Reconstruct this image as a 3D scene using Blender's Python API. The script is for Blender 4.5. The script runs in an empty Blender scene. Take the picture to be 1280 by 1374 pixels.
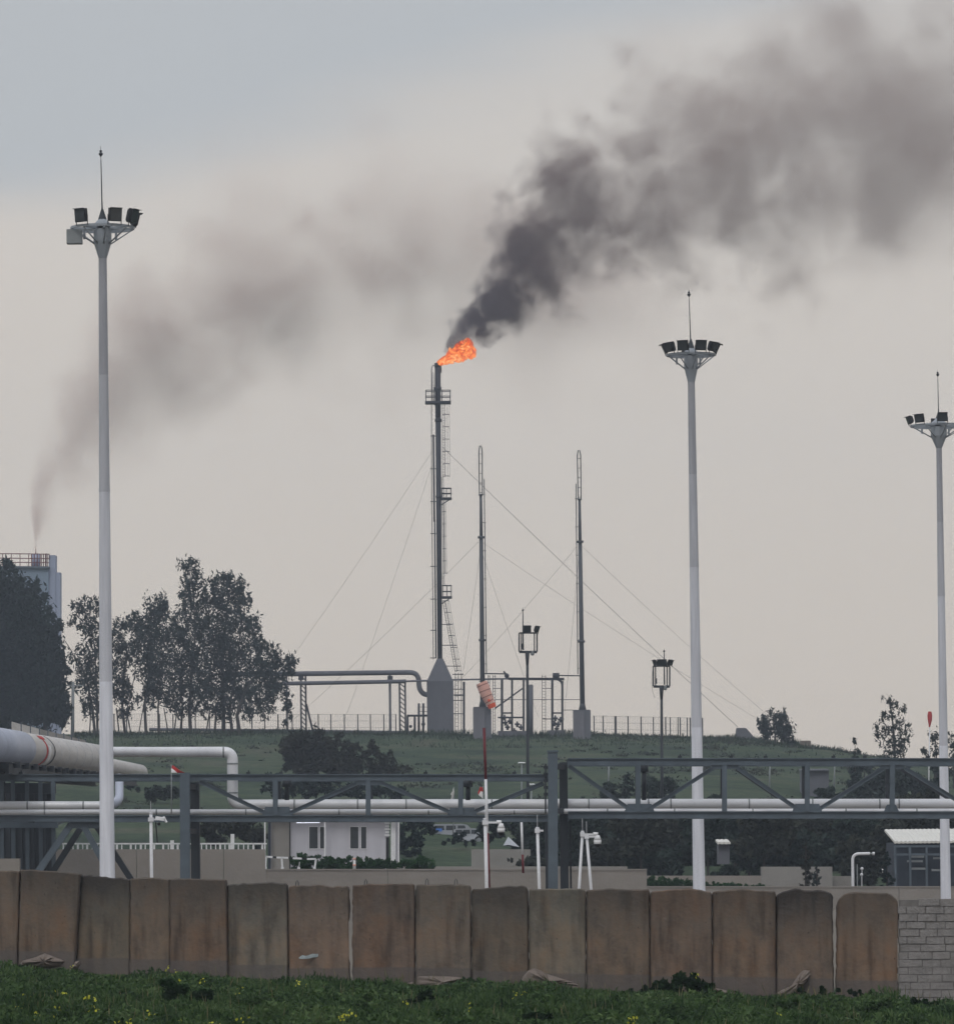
import bpy, bmesh, math, random
import numpy as np
from mathutils import Vector, Matrix, noise as mnoise
random.seed(7); rng=np.random.default_rng(11)
sc=bpy.context.scene; COL=sc.collection
F=6600.0; CX=640.0; CY=1150.0; ROLL=math.radians(0.6); CZ=3.0
cr,sr=math.cos(ROLL),math.sin(ROLL)
def P(px,py,Y):
    u=(px-CX)/F; v=(CY-py)/F
    return Vector(((u*cr+v*sr)*Y, Y, CZ+(-u*sr+v*cr)*Y))
def S(Y): return Y/F            # metres per photo pixel at distance Y
def R(d): return math.radians(d)
# ---------------- materials ----------------
def nt(name):
    m=bpy.data.materials.new(name); m.use_nodes=True
    t=m.node_tree; t.nodes.clear(); return m,t
def N(t,kind,**kw):
    n=t.nodes.new(kind)
    for k,v in kw.items(): setattr(n,k,v)
    return n
def ramp(t,stops,interp='LINEAR'):
    r=N(t,'ShaderNodeValToRGB'); cr_=r.color_ramp; cr_.interpolation=interp
    while len(cr_.elements)>1: cr_.elements.remove(cr_.elements[-1])
    cr_.elements[0].position=stops[0][0]; cr_.elements[0].color=stops[0][1]
    for p,c in stops[1:]:
        e=cr_.elements.new(p); e.color=c
    return r
def c4(c): return (c[0],c[1],c[2],1.0)
def mat(name,col,rough=.7,metal=0,var=.25,scale=1.5,stretch=(1,1,1),col2=None,bump=0,bscale=20,spec=.3):
    m,t=nt(name); L=t.links.new
    o=N(t,'ShaderNodeOutputMaterial'); b=N(t,'ShaderNodeBsdfPrincipled')
    b.inputs['Roughness'].default_value=rough; b.inputs['Metallic'].default_value=metal
    b.inputs['Specular IOR Level'].default_value=spec
    tc=N(t,'ShaderNodeTexCoord'); mp=N(t,'ShaderNodeMapping'); mp.inputs['Scale'].default_value=stretch
    L(tc.outputs['Object'],mp.inputs['Vector'])
    n=N(t,'ShaderNodeTexNoise'); n.inputs['Scale'].default_value=scale; n.inputs['Detail'].default_value=6; n.inputs['Roughness'].default_value=.65
    L(mp.outputs[0],n.inputs['Vector'])
    if col2 is None: col2=tuple(c*(1-var) for c in col); col1=tuple(min(1,c*(1+var*.5)) for c in col)
    else: col1=col
    r=ramp(t,[(.3,c4(col2)),(.7,c4(col1))]); L(n.outputs['Fac'],r.inputs[0]); L(r.outputs[0],b.inputs['Base Color'])
    if bump:
        n2=N(t,'ShaderNodeTexNoise'); n2.inputs['Scale'].default_value=bscale; n2.inputs['Detail'].default_value=5
        L(tc.outputs['Object'],n2.inputs['Vector'])
        bp=N(t,'ShaderNodeBump'); bp.inputs['Strength'].default_value=bump; bp.inputs['Distance'].default_value=.05
        L(n2.outputs['Fac'],bp.inputs['Height']); L(bp.outputs[0],b.inputs['Normal'])
    L(b.outputs[0],o.inputs['Surface']); return m
def leafmat(name,cols,trans=.25,clump=.35):
    m,t=nt(name); L=t.links.new
    o=N(t,'ShaderNodeOutputMaterial'); g=N(t,'ShaderNodeNewGeometry')
    r=ramp(t,[(i/(len(cols)-1),c4(c)) for i,c in enumerate(cols)])
    tc=N(t,'ShaderNodeTexCoord'); n=N(t,'ShaderNodeTexNoise'); n.inputs['Scale'].default_value=clump; n.inputs['Detail'].default_value=3
    L(tc.outputs['Object'],n.inputs['Vector'])
    a=N(t,'ShaderNodeMath',operation='MULTIPLY_ADD'); a.inputs[1].default_value=.45; 
    b=N(t,'ShaderNodeMath',operation='MULTIPLY_ADD'); b.inputs[1].default_value=1.6; b.inputs[2].default_value=-.52
    L(n.outputs['Fac'],b.inputs[0]); L(g.outputs['Random Per Island'],a.inputs[0]); L(b.outputs[0],a.inputs[2]); L(a.outputs[0],r.inputs[0])
    d=N(t,'ShaderNodeBsdfPrincipled'); d.inputs['Roughness'].default_value=.85; d.inputs['Specular IOR Level'].default_value=.1
    tr=N(t,'ShaderNodeBsdfTranslucent'); mx=N(t,'ShaderNodeMixShader'); mx.inputs[0].default_value=trans
    L(r.outputs[0],d.inputs['Base Color']); L(r.outputs[0],tr.inputs['Color']); L(d.outputs[0],mx.inputs[1]); L(tr.outputs[0],mx.inputs[2]); L(mx.outputs[0],o.inputs['Surface'])
    return m
def concrete_panel():
    m,t=nt('weathered_concrete'); L=t.links.new
    o=N(t,'ShaderNodeOutputMaterial'); b=N(t,'ShaderNodeBsdfPrincipled'); b.inputs['Roughness'].default_value=.92; b.inputs['Specular IOR Level'].default_value=.15
    oi=N(t,'ShaderNodeObjectInfo'); tc=N(t,'ShaderNodeTexCoord')
    ofs=N(t,'ShaderNodeVectorMath',operation='MULTIPLY_ADD'); cmb=N(t,'ShaderNodeCombineXYZ')
    sc_=N(t,'ShaderNodeMath',operation='MULTIPLY'); sc_.inputs[1].default_value=57.; L(oi.outputs['Random'],sc_.inputs[0])
    L(sc_.outputs[0],cmb.inputs[0]); L(sc_.outputs[0],cmb.inputs[1])
    add=N(t,'ShaderNodeVectorMath',operation='ADD'); L(tc.outputs['Object'],add.inputs[0]); L(cmb.outputs[0],add.inputs[1])
    # vertical streaks
    mp=N(t,'ShaderNodeMapping'); mp.inputs['Scale'].default_value=(2.9,1,.40); L(add.outputs[0],mp.inputs['Vector'])
    n1=N(t,'ShaderNodeTexNoise'); n1.inputs['Scale'].default_value=1.3; n1.inputs['Detail'].default_value=5; n1.inputs['Roughness'].default_value=.5; L(mp.outputs[0],n1.inputs['Vector'])
    # blotches
    n2=N(t,'ShaderNodeTexNoise'); n2.inputs['Scale'].default_value=1.5; n2.inputs['Detail'].default_value=10; n2.inputs['Roughness'].default_value=.74; L(add.outputs[0],n2.inputs['Vector'])
    # base tone: grey cement <-> rusty soil wash
    r0=ramp(t,[(.33,(.66,.68,.70,1)),(.5,(1,.97,.94,1)),(.66,(1.14,.99,.88,1))]); L(n2.outputs['Fac'],r0.inputs[0])
    m1=N(t,'ShaderNodeMix',data_type='RGBA',blend_type='MULTIPLY'); m1.inputs['Factor'].default_value=1; L(oi.outputs['Color'],m1.inputs['A']); L(r0.outputs[0],m1.inputs['B'])
    r1=ramp(t,[(.32,(.42,.41,.41,1)),(.44,(.80,.79,.78,1)),(.53,(1,1,1,1)),(.68,(1.2,1.13,1.06,1))]); L(n1.outputs['Fac'],r1.inputs[0])
    m2=N(t,'ShaderNodeMix',data_type='RGBA',blend_type='MULTIPLY'); m2.inputs['Factor'].default_value=.8; L(m1.outputs['Result'],m2.inputs['A']); L(r1.outputs[0],m2.inputs['B'])
    nr=N(t,'ShaderNodeTexNoise'); nr.inputs['Scale'].default_value=.95; nr.inputs['Detail'].default_value=6; nr.inputs['Roughness'].default_value=.6; nr.inputs['Distortion'].default_value=.6
    adr=N(t,'ShaderNodeVectorMath',operation='ADD'); adr.inputs[1].default_value=(11,4,7); L(add.outputs[0],adr.inputs[0]); L(adr.outputs[0],nr.inputs['Vector'])
    rr_=ramp(t,[(.5,(0,0,0,1)),(.66,(.75,.75,.75,1))]); L(nr.outputs['Fac'],rr_.inputs[0])
    mr_=N(t,'ShaderNodeMix',data_type='RGBA',blend_type='MULTIPLY'); L(rr_.outputs[0],mr_.inputs['Factor']); L(m2.outputs['Result'],mr_.inputs['A']); mr_.inputs['B'].default_value=(1.0,.86,.76,1)
    # warm soil wash over the middle of the slab
    sxw=N(t,'ShaderNodeSeparateXYZ'); L(tc.outputs['Object'],sxw.inputs[0]); wz=N(t,'ShaderNodeMath',operation='MULTIPLY_ADD'); wz.inputs[1].default_value=1.2; L(nr.outputs['Fac'],wz.inputs[0]); L(sxw.outputs[2],wz.inputs[2])
    ww=ramp(t,[(0,(0,0,0,1)),(.3,(.8,.8,.8,1)),(.75,(.7,.7,.7,1)),(1,(0,0,0,1))]); wm=N(t,'ShaderNodeMapRange'); wm.inputs['From Min'].default_value=-.15; wm.inputs['From Max'].default_value=-1.7; L(wz.outputs[0],wm.inputs['Value']); L(wm.outputs[0],ww.inputs[0])
    mw=N(t,'ShaderNodeMix',data_type='RGBA',blend_type='MULTIPLY'); L(ww.outputs[0],mw.inputs['Factor']); L(mr_.outputs['Result'],mw.inputs['A']); mw.inputs['B'].default_value=(1.05,.955,.89,1)
    mr_=mw
    # sparse pale scuffs
    nsf=N(t,'ShaderNodeTexNoise'); nsf.inputs['Scale'].default_value=5; nsf.inputs['Detail'].default_value=9; nsf.inputs['Roughness'].default_value=.75; L(adr.outputs[0],nsf.inputs['Vector'])
    rs_=ramp(t,[(.66,(0,0,0,1)),(.74,(.6,.6,.6,1))]); L(nsf.outputs['Fac'],rs_.inputs[0])
    ms_=N(t,'ShaderNodeMix',data_type='RGBA'); L(rs_.outputs[0],ms_.inputs['Factor']); L(mr_.outputs['Result'],ms_.inputs['A']); ms_.inputs['B'].default_value=(.26,.225,.19,1)
    m2=ms_
    # mould running from the top edge (object z=0 is the top)
    sx=N(t,'ShaderNodeSeparateXYZ'); L(tc.outputs['Object'],sx.inputs[0])
    rt=ramp(t,[(.1,(0,0,0,1)),(.5,(.35,.35,.35,1)),(.95,(1,1,1,1))])
    mz=N(t,'ShaderNodeMath',operation='MULTIPLY_ADD'); mz.inputs[1].default_value=.75; mz.inputs[2].default_value=1.0; L(sx.outputs[2],mz.inputs[0])
    ma=N(t,'ShaderNodeMath',operation='MULTIPLY_ADD'); ma.inputs[1].default_value=1.5; ma.inputs[2].default_value=-.75; L(n1.outputs['Fac'],ma.inputs[0])
    ms=N(t,'ShaderNodeMath',operation='ADD'); L(mz.outputs[0],ms.inputs[0]); L(ma.outputs[0],ms.inputs[1]); L(ms.outputs[0],rt.inputs[0])
    md=N(t,'ShaderNodeMath',operation='MULTIPLY'); L(rt.outputs[0],md.inputs[0]); L(oi.outputs['Alpha'],md.inputs[1])
    m3=N(t,'ShaderNodeMix',data_type='RGBA',blend_type='MIX'); L(md.outputs[0],m3.inputs['Factor']); L(m2.outputs['Result'],m3.inputs['A']); m3.inputs['B'].default_value=(.045,.04,.038,1)
    # foot band of splash dirt with a sharp tide line
    mf=N(t,'ShaderNodeMath',operation='MULTIPLY_ADD'); mf.inputs[1].default_value=.07; L(n2.outputs['Fac'],mf.inputs[0]); L(sx.outputs[2],mf.inputs[2])
    rf=N(t,'ShaderNodeMapRange'); rf.inputs['From Min'].default_value=-1.99; rf.inputs['From Max'].default_value=-1.95; rf.inputs['To Min'].default_value=.7; rf.inputs['To Max'].default_value=0; L(mf.outputs[0],rf.inputs['Value'])
    m4=N(t,'ShaderNodeMix',data_type='RGBA',blend_type='MIX'); L(rf.outputs[0],m4.inputs['Factor']); L(m3.outputs['Result'],m4.inputs['A']); m4.inputs['B'].default_value=(.105,.094,.09,1)
    # small pits and bolt holes
    v=N(t,'ShaderNodeTexVoronoi'); v.inputs['Scale'].default_value=3.2; L(add.outputs[0],v.inputs['Vector'])
    rv=ramp(t,[(.035,(.35,.35,.35,1)),(.075,(1,1,1,1))]); L(v.outputs['Distance'],rv.inputs[0])
    m5=N(t,'ShaderNodeMix',data_type='RGBA',blend_type='MULTIPLY'); m5.inputs['Factor'].default_value=.8; L(m4.outputs['Result'],m5.inputs['A']); L(rv.outputs[0],m5.inputs['B'])
    L(m5.outputs['Result'],b.inputs['Base Color'])
    n3=N(t,'ShaderNodeTexNoise'); n3.inputs['Scale'].default_value=9; n3.inputs['Detail'].default_value=8; L(add.outputs[0],n3.inputs['Vector'])
    bp=N(t,'ShaderNodeBump'); bp.inputs['Strength'].default_value=.5; bp.inputs['Distance'].default_value=.03; L(n3.outputs['Fac'],bp.inputs['Height']); L(bp.outputs[0],b.inputs['Normal'])
    L(b.outputs[0],o.inputs['Surface']); return m
M={}
M['panel']=concrete_panel()
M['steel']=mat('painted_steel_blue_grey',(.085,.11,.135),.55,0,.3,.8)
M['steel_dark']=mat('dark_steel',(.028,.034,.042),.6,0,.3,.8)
M['slim']=mat('weathered_grey_mast_steel',(.062,.068,.078),.6,0,.3,.4,(1,1,.3))
M['stack']=mat('sooted_stack_steel',(.03,.034,.045),.6,0,.35,.4,(1,1,.3))
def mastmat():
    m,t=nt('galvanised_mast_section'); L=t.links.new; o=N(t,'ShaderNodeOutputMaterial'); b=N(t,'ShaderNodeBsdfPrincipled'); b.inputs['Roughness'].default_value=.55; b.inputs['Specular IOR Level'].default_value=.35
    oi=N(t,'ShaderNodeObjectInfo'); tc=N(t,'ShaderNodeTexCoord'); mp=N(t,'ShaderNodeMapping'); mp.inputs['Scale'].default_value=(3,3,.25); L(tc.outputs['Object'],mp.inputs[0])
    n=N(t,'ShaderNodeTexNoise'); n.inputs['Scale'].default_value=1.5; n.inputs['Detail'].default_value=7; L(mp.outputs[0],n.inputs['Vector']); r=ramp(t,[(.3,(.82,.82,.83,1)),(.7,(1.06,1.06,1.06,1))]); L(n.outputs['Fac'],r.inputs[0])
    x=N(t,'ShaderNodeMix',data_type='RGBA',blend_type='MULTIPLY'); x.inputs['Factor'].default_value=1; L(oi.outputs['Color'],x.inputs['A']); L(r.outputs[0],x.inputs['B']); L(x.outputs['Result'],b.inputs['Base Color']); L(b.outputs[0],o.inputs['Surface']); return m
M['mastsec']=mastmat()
M['mastup']=mat('galvanised_steel_grey',(.27,.30,.335),.5,0.0,.12,.5,(1,1,.15),spec=.4)  # darker grey for the mast head parts
M['mastlo']=mat('galvanised_steel_bright',(.66,.68,.74),.5,0.0,.10,.5,(1,1,.15),spec=.4)
M['whitepipe']=mat('white_jacketed_pipe',(.62,.63,.66),.4,.1,.14,.35,(.25,1,1),spec=.5)
M['tank']=mat('dusty_cream_jacketing',(.48,.465,.45),.5,.1,.16,1.2,(1,.25,3))
M['tankblue']=mat('blue_grey_jacketing',(.36,.39,.47),.5,.1,.15,.8)
M['black']=mat('black_housing',(.012,.013,.015),.5,0,.3,3)
M['glass']=mat('dark_glass',(.03,.04,.05),.12,0,.2,1,spec=.6)
M['lens']=mat('floodlight_glass',(.03,.036,.04),.15,0,.2,6,spec=.6)
M['winchgrey']=mat('grey_box_paint',(.22,.24,.25),.6,0,.15,1)
M['rail']=mat('white_rail_paint',(.72,.73,.75),.6,0,.15,2)
M['polewhite']=mat('white_pole_paint',(.66,.67,.70),.5,0,.12,2)
M['red']=mat('red_paint',(.13,.018,.024),.6,0,.25,2)
M['redflag']=mat('red_cloth',(.42,.05,.05),.9,0,.2,3)
M['white']=mat('white_cloth',(.72,.72,.72),.9,0,.12,3)
M['cabin']=mat('white_cabin_panel',(.50,.50,.55),.7,0,.12,.8,(3,1,.4))
M['beige']=mat('beige_rendered_wall',(.245,.225,.205),.95,0,.14,.45,(1,1,1.6),bump=.3,bscale=6)
M['beige2']=mat('grey_rendered_wall',(.26,.25,.235),.95,0,.16,.5,bump=.3,bscale=6)
M['block']=mat('grey_concrete_blocks',(.235,.222,.217),.95,0,.3,2.2,bump=.5,bscale=12)
M['mortar']=mat('pale_mortar',(.17,.16,.155),.95,0,.3,3)
M['found']=mat('grey_foundation_concrete',(.12,.125,.145),.9,0,.2,.5,(1,1,.4),bump=.2,bscale=3)
M['foundlt']=mat('light_foundation_concrete',(.15,.15,.17),.9,0,.15,.5,(1,1,.4))
M['rubble']=mat('broken_concrete',(.18,.15,.13),.95,0,.3,2.5,bump=.8,bscale=6)
M['bark']=mat('grey_bark',(.05,.045,.042),.95,0,.3,2,(1,1,.3))
M['bluebld']=mat('blue_grey_cladding',(.20,.26,.34),.7,0,.10,.12)
M['bluebld2']=mat('pale_blue_cladding',(.30,.34,.45),.7,0,.08,.12)
M['redrail']=mat('faded_red_railing',(.16,.055,.055),.6,0,.2,1)
M['roof']=mat('cream_corrugated_roof',(.60,.59,.55),.6,0,.1,1)
M['navy']=mat('dark_blue_shed_cladding',(.035,.045,.062),.7,0,.3,.6,(2,1,.5))
M['orange']=mat('faded_orange_cloth',(.72,.40,.33),.9,0,.12,1.2)
M['orangered']=mat('bright_orange_red_cloth',(.75,.10,.03),.9,0,.2,1.2)
M['bluepaint']=mat('pale_blue_paint_smear',(.33,.38,.40),.9,0,.35,9)
M['wire']=mat('galvanised_wire',(.07,.07,.075),.6,0,.2,1)
M['earth']=mat('bare_earth',(.10,.08,.06),.95,0,.3,1)
M['rust']=mat('rusty_red_post',(.22,.06,.05),.8,0,.3,2)
M['carwhite']=mat('white_car_paint',(.26,.28,.31),.3,0,.08,1,spec=.6)
M['carblue']=mat('blue_panel',(.05,.16,.5),.5,0,.2,1)
M['tyre']=mat('tyre_rubber',(.02,.02,.02),.9)
M['leaf_dark']=leafmat('dark_eucalyptus_leaves',[(.006,.014,.014),(.012,.023,.021),(.024,.040,.033)],.06,.18)
M['leaf_mid']=leafmat('dull_green_leaves',[(.009,.016,.013),(.018,.028,.021),(.034,.044,.030)],.2,.25)
M['leaf_belt']=leafmat('hazy_green_leaves',[(.018,.030,.027),(.032,.048,.041),(.055,.074,.056)],.2,.22)  # leaf colours lightened so the look of distance haze is in them
M['leaf_belt_brown']=leafmat('hazy_olive_leaves',[(.022,.029,.026),(.040,.046,.037),(.066,.070,.052)],.2,.22)  # olive variant, haze likewise mixed into the leaf colours
M['leaf_brown']=leafmat('dry_brownish_scrub_leaves',[(.012,.015,.012),(.024,.026,.019),(.045,.042,.03)],.2,.3)
M['leaf_hedge']=leafmat('bright_hedge_leaves',[(.010,.028,.012),(.020,.060,.020),(.04,.095,.03)],.25,.8)
M['weed']=leafmat('broad_weed_leaves',[(.012,.026,.012),(.031,.060,.023),(.062,.106,.039),(.11,.16,.065)],.25,.9)
M['weeddark']=leafmat('dark_weed_leaves',[(.008,.018,.009),(.015,.035,.013),(.03,.06,.025)],.2,.9)
M['hillgrass']=leafmat('hill_grass_blades',[(.024,.038,.025),(.032,.050,.031),(.044,.062,.040)],.2,.035)
M['stalk']=leafmat('dry_weed_stalks',[(.05,.07,.03),(.12,.12,.06),(.22,.19,.11)],.2,1)
M['flower']=leafmat('yellow_petals',[(.32,.34,.04),(.45,.46,.05),(.6,.58,.09)],.3,2)
# emissive
def emis(name,col,s):
    m,t=nt(name); o=N(t,'ShaderNodeOutputMaterial'); e=N(t,'ShaderNodeEmission'); e.inputs[0].default_value=c4(col); e.inputs[1].default_value=s
    t.links.new(e.outputs[0],o.inputs['Surface']); return m
M['tube']=emis('lit_white_tube',(.85,.88,1),1.3)
# ---------------- mesh builder ----------------
class MB:
    def __init__(s): s.v=[]; s.f=[]; s.sm=[]
    def add(s,vs,fs,smooth=False):
        o=len(s.v); s.v+= [tuple(v) for v in vs]
        for f in fs: s.f.append([i+o for i in f]); s.sm.append(smooth)
    def prism(s,p0,p1,prof,up=None,prof2=None,smooth=False,caps=True):
        p0=Vector(p0);p1=Vector(p1); d=(p1-p0).normalized()
        up=Vector(up) if up else (Vector((0,0,1)) if abs(d.z)<.9 else Vector((0,-1,0)))
        a=d.cross(up).normalized(); b=a.cross(d).normalized()
        prof2=prof2 or prof; n=len(prof)
        vs=[p0+a*x+b*y for x,y in prof]+[p1+a*x+b*y for x,y in prof2]
        fs=[[i,(i+1)%n,n+(i+1)%n,n+i] for i in range(n)]
        if caps: fs+=[list(range(n))[::-1],list(range(n,2*n))]
        s.add(vs,fs,smooth)
        if caps and smooth: s.sm[-1]=s.sm[-2]=False
        return s
    def bar(s,p0,p1,w,h=None,up=None):
        h=h or w; return s.prism(p0,p1,[(-w/2,-h/2),(w/2,-h/2),(w/2,h/2),(-w/2,h/2)],up)
    def ibeam(s,p0,p1,w,h,t=.02,up=None):
        W,H=w/2,h/2; t1=t/2
        return s.prism(p0,p1,[(-W,-H),(W,-H),(W,-H+t),(t1,-H+t),(t1,H-t),(W,H-t),(W,H),(-W,H),(-W,H-t),(-t1,H-t),(-t1,-H+t),(-W,-H+t)],up)
    def tube(s,p0,p1,r0,r1=None,n=10,smooth=True,caps=True):
        r1=r0 if r1 is None else r1
        c=[(math.cos(2*math.pi*i/n),math.sin(2*math.pi*i/n)) for i in range(n)]
        return s.prism(p0,p1,[(x*r0,y*r0) for x,y in c],None,[(x*r1,y*r1) for x,y in c],smooth,caps)
    def path(s,pts,r,n=10,rs=None):
        pts=[Vector(p) for p in pts]; rings=[]; k=len(pts)
        prev=None
        for i,p in enumerate(pts):
            d=(pts[min(i+1,k-1)]-pts[max(i-1,0)]).normalized()
            if prev is None:
                up=Vector((0,1,0)) if abs(d.y)<.9 else Vector((0,0,1)); a=d.cross(up).normalized()
            else: a=(prev-d*prev.dot(d)).normalized()
            prev=a; b=a.cross(d); rr=rs[i] if rs else r
            rings.append([p+(a*math.cos(2*math.pi*j/n)+b*math.sin(2*math.pi*j/n))*rr for j in range(n)])
        vs=[v for g in rings for v in g]; fs=[]
        for i in range(k-1):
            for j in range(n): fs.append([i*n+j,i*n+(j+1)%n,(i+1)*n+(j+1)%n,(i+1)*n+j])
        s.add(vs,fs,True); s.add(rings[0],[list(range(n))]); s.add(rings[-1],[list(range(n))[::-1]])
        return s
    def box(s,c,sz,rz=0,tilt=0):
        c=Vector(c); x,y,z=[q/2 for q in sz]
        Mx=Matrix.Rotation(rz,3,'Z')@Matrix.Rotation(tilt,3,'X')
        vs=[c+Mx@Vector((a*x,b*y,d*z)) for a in(-1,1) for b in(-1,1) for d in(-1,1)]
        s.add(vs,[[0,1,3,2],[4,6,7,5],[0,4,5,1],[2,3,7,6],[0,2,6,4],[1,5,7,3]]); return s
    def slab(s,poly,Y0,Y1):   # poly of points(px,py) in a plane at Y0 extruded straight back to Y1
        a=[P(x,y,Y0) for x,y in poly]; b=[Vector((v.x,v.y+(Y1-Y0),v.z)) for v in a]; n=len(a)
        s.add(a+b,[[i,(i+1)%n,n+(i+1)%n,n+i] for i in range(n)]+[list(range(n))[::-1],list(range(n,2*n))]); return s
    def sphere(s,c,r,n=10,m=7,sz=(1,1,1)):
        c=Vector(c); vs=[c+Vector((0,0,r*sz[2]))]
        for i in range(1,m):
            th=math.pi*i/m
            for j in range(n):
                ph=2*math.pi*j/n; vs.append(c+Vector((r*sz[0]*math.sin(th)*math.cos(ph),r*sz[1]*math.sin(th)*math.sin(ph),r*sz[2]*math.cos(th))))
        vs.append(c-Vector((0,0,r*sz[2]))); fs=[[0,1+j,1+(j+1)%n] for j in range(n)]
        for i in range(m-2):
            for j in range(n): a=1+i*n; fs.append([a+j,a+n+j,a+n+(j+1)%n,a+(j+1)%n])
        a=1+(m-2)*n; fs+=[[a+j,len(vs)-1,a+(j+1)%n] for j in range(n)]
        s.add(vs,fs,True); return s
    def lathe(s,c,prof,n=16,smooth=True):  # prof (r,z)
        c=Vector(c); vs=[];fs=[]
        for r,z in prof:
            for j in range(n): vs.append(c+Vector((r*math.cos(2*math.pi*j/n),r*math.sin(2*math.pi*j/n),z)))
        for i in range(len(prof)-1):
            for j in range(n): fs.append([i*n+j,i*n+(j+1)%n,(i+1)*n+(j+1)%n,(i+1)*n+j])
        s.add(vs,fs,smooth); s.add(vs[:n],[list(range(n))[::-1]]); s.add(vs[-n:],[list(range(n))]); return s
    def build(s,name,m,parent=None,origin=None):
        me=bpy.data.meshes.new(name); 
        if origin is None: origin=Vector((0,0,0))
        og=Vector(origin); wp=Vector(parent['_w']) if parent is not None else Vector((0,0,0))
        base=og if parent is None else wp
        me.from_pydata([(v[0]-base.x,v[1]-base.y,v[2]-base.z) for v in s.v],[],s.f)
        me.polygons.foreach_set('use_smooth',s.sm); me.update()
        o=bpy.data.objects.new(name,me); me.materials.append(m); COL.objects.link(o)
        if parent is not None: o.parent=parent
        else: o.location=og
        o['_w']=tuple(base)
        return o
def empty(name,loc):
    o=bpy.data.objects.new(name,None); COL.objects.link(o); o.location=loc; o['_w']=tuple(loc); o.empty_display_size=.5; return o
def tag(o,label,cat,group=None,kind=None):
    if label: o['label']=label
    if cat: o['category']=cat
    if group: o['group']=group
    if kind: o['kind']=kind
    return o
def thing(name,loc,label,cat,group=None): return tag(empty(name,loc),label,cat,group)
# ---------------- terrain ----------------
crest=[(-400,980),(0,980),(150,985),(370,983),(560,984),(660,988),(800,988),(930,990),(1000,990),(1050,997),(1100,1003),(1180,1015),(1230,1024),(1290,1036),(1400,1060),(1700,1090)]
def crest_z(px):
    for (a,b),(c,d) in zip(crest,crest[1:]):
        if a<=px<=c:
            k=(px-a)/(c-a); k=k*k*(3-2*k); py=b+(d-b)*k; break
    else: py=crest[0][1] if px<crest[0][0] else crest[-1][1]
    return CZ+(-(px-CX)/F*sr+(CY-py)/F*cr)*600
prof=[(-50,0),(262,0),(290,.6),(330,3.4),(360,5.5),(420,8.8),(480,12.0),(520,14.2),(560,16.3),(590,17.6),(610,17.9),(640,17.2),(700,15.5),(900,10),(1500,0)]
def gz(x,Y):
    if Y<150:
        k=max(0,min(1,(Y-100)/25)); xr=max(-25,min(25,x))
        return (-.029*xr-.17)*max(0,min(1,(150-Y)/20))
    for (a,b),(c,d) in zip(prof,prof[1:]):
        if a<=Y<=c: z=b+(d-b)*(Y-a)/(c-a); break
    else: z=0
    px=CX+x/max(Y,1)*F if Y<610 else CX+x/610*F
    h=z*crest_z(px)/18.0
    if Y>300: h+= (mnoise.noise(Vector((x*.03,Y*.03,0)))*.9+mnoise.noise(Vector((x*.11,Y*.11,5)))*.3)*min(1,(Y-300)/60)*(0.35 if Y>560 else 1)
    return h
def Yfor(px,py):
    Y=600.
    while Y>296:
        g=G(px,Y); v=((g.z-CZ)*cr+g.x*sr)/Y
        if CY-v*F>=py: return Y
        Y-=4
    return Y
def G(px,Y):
    x=(px-CX)/F*Y; return Vector((x,Y,gz(x,Y)))
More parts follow.
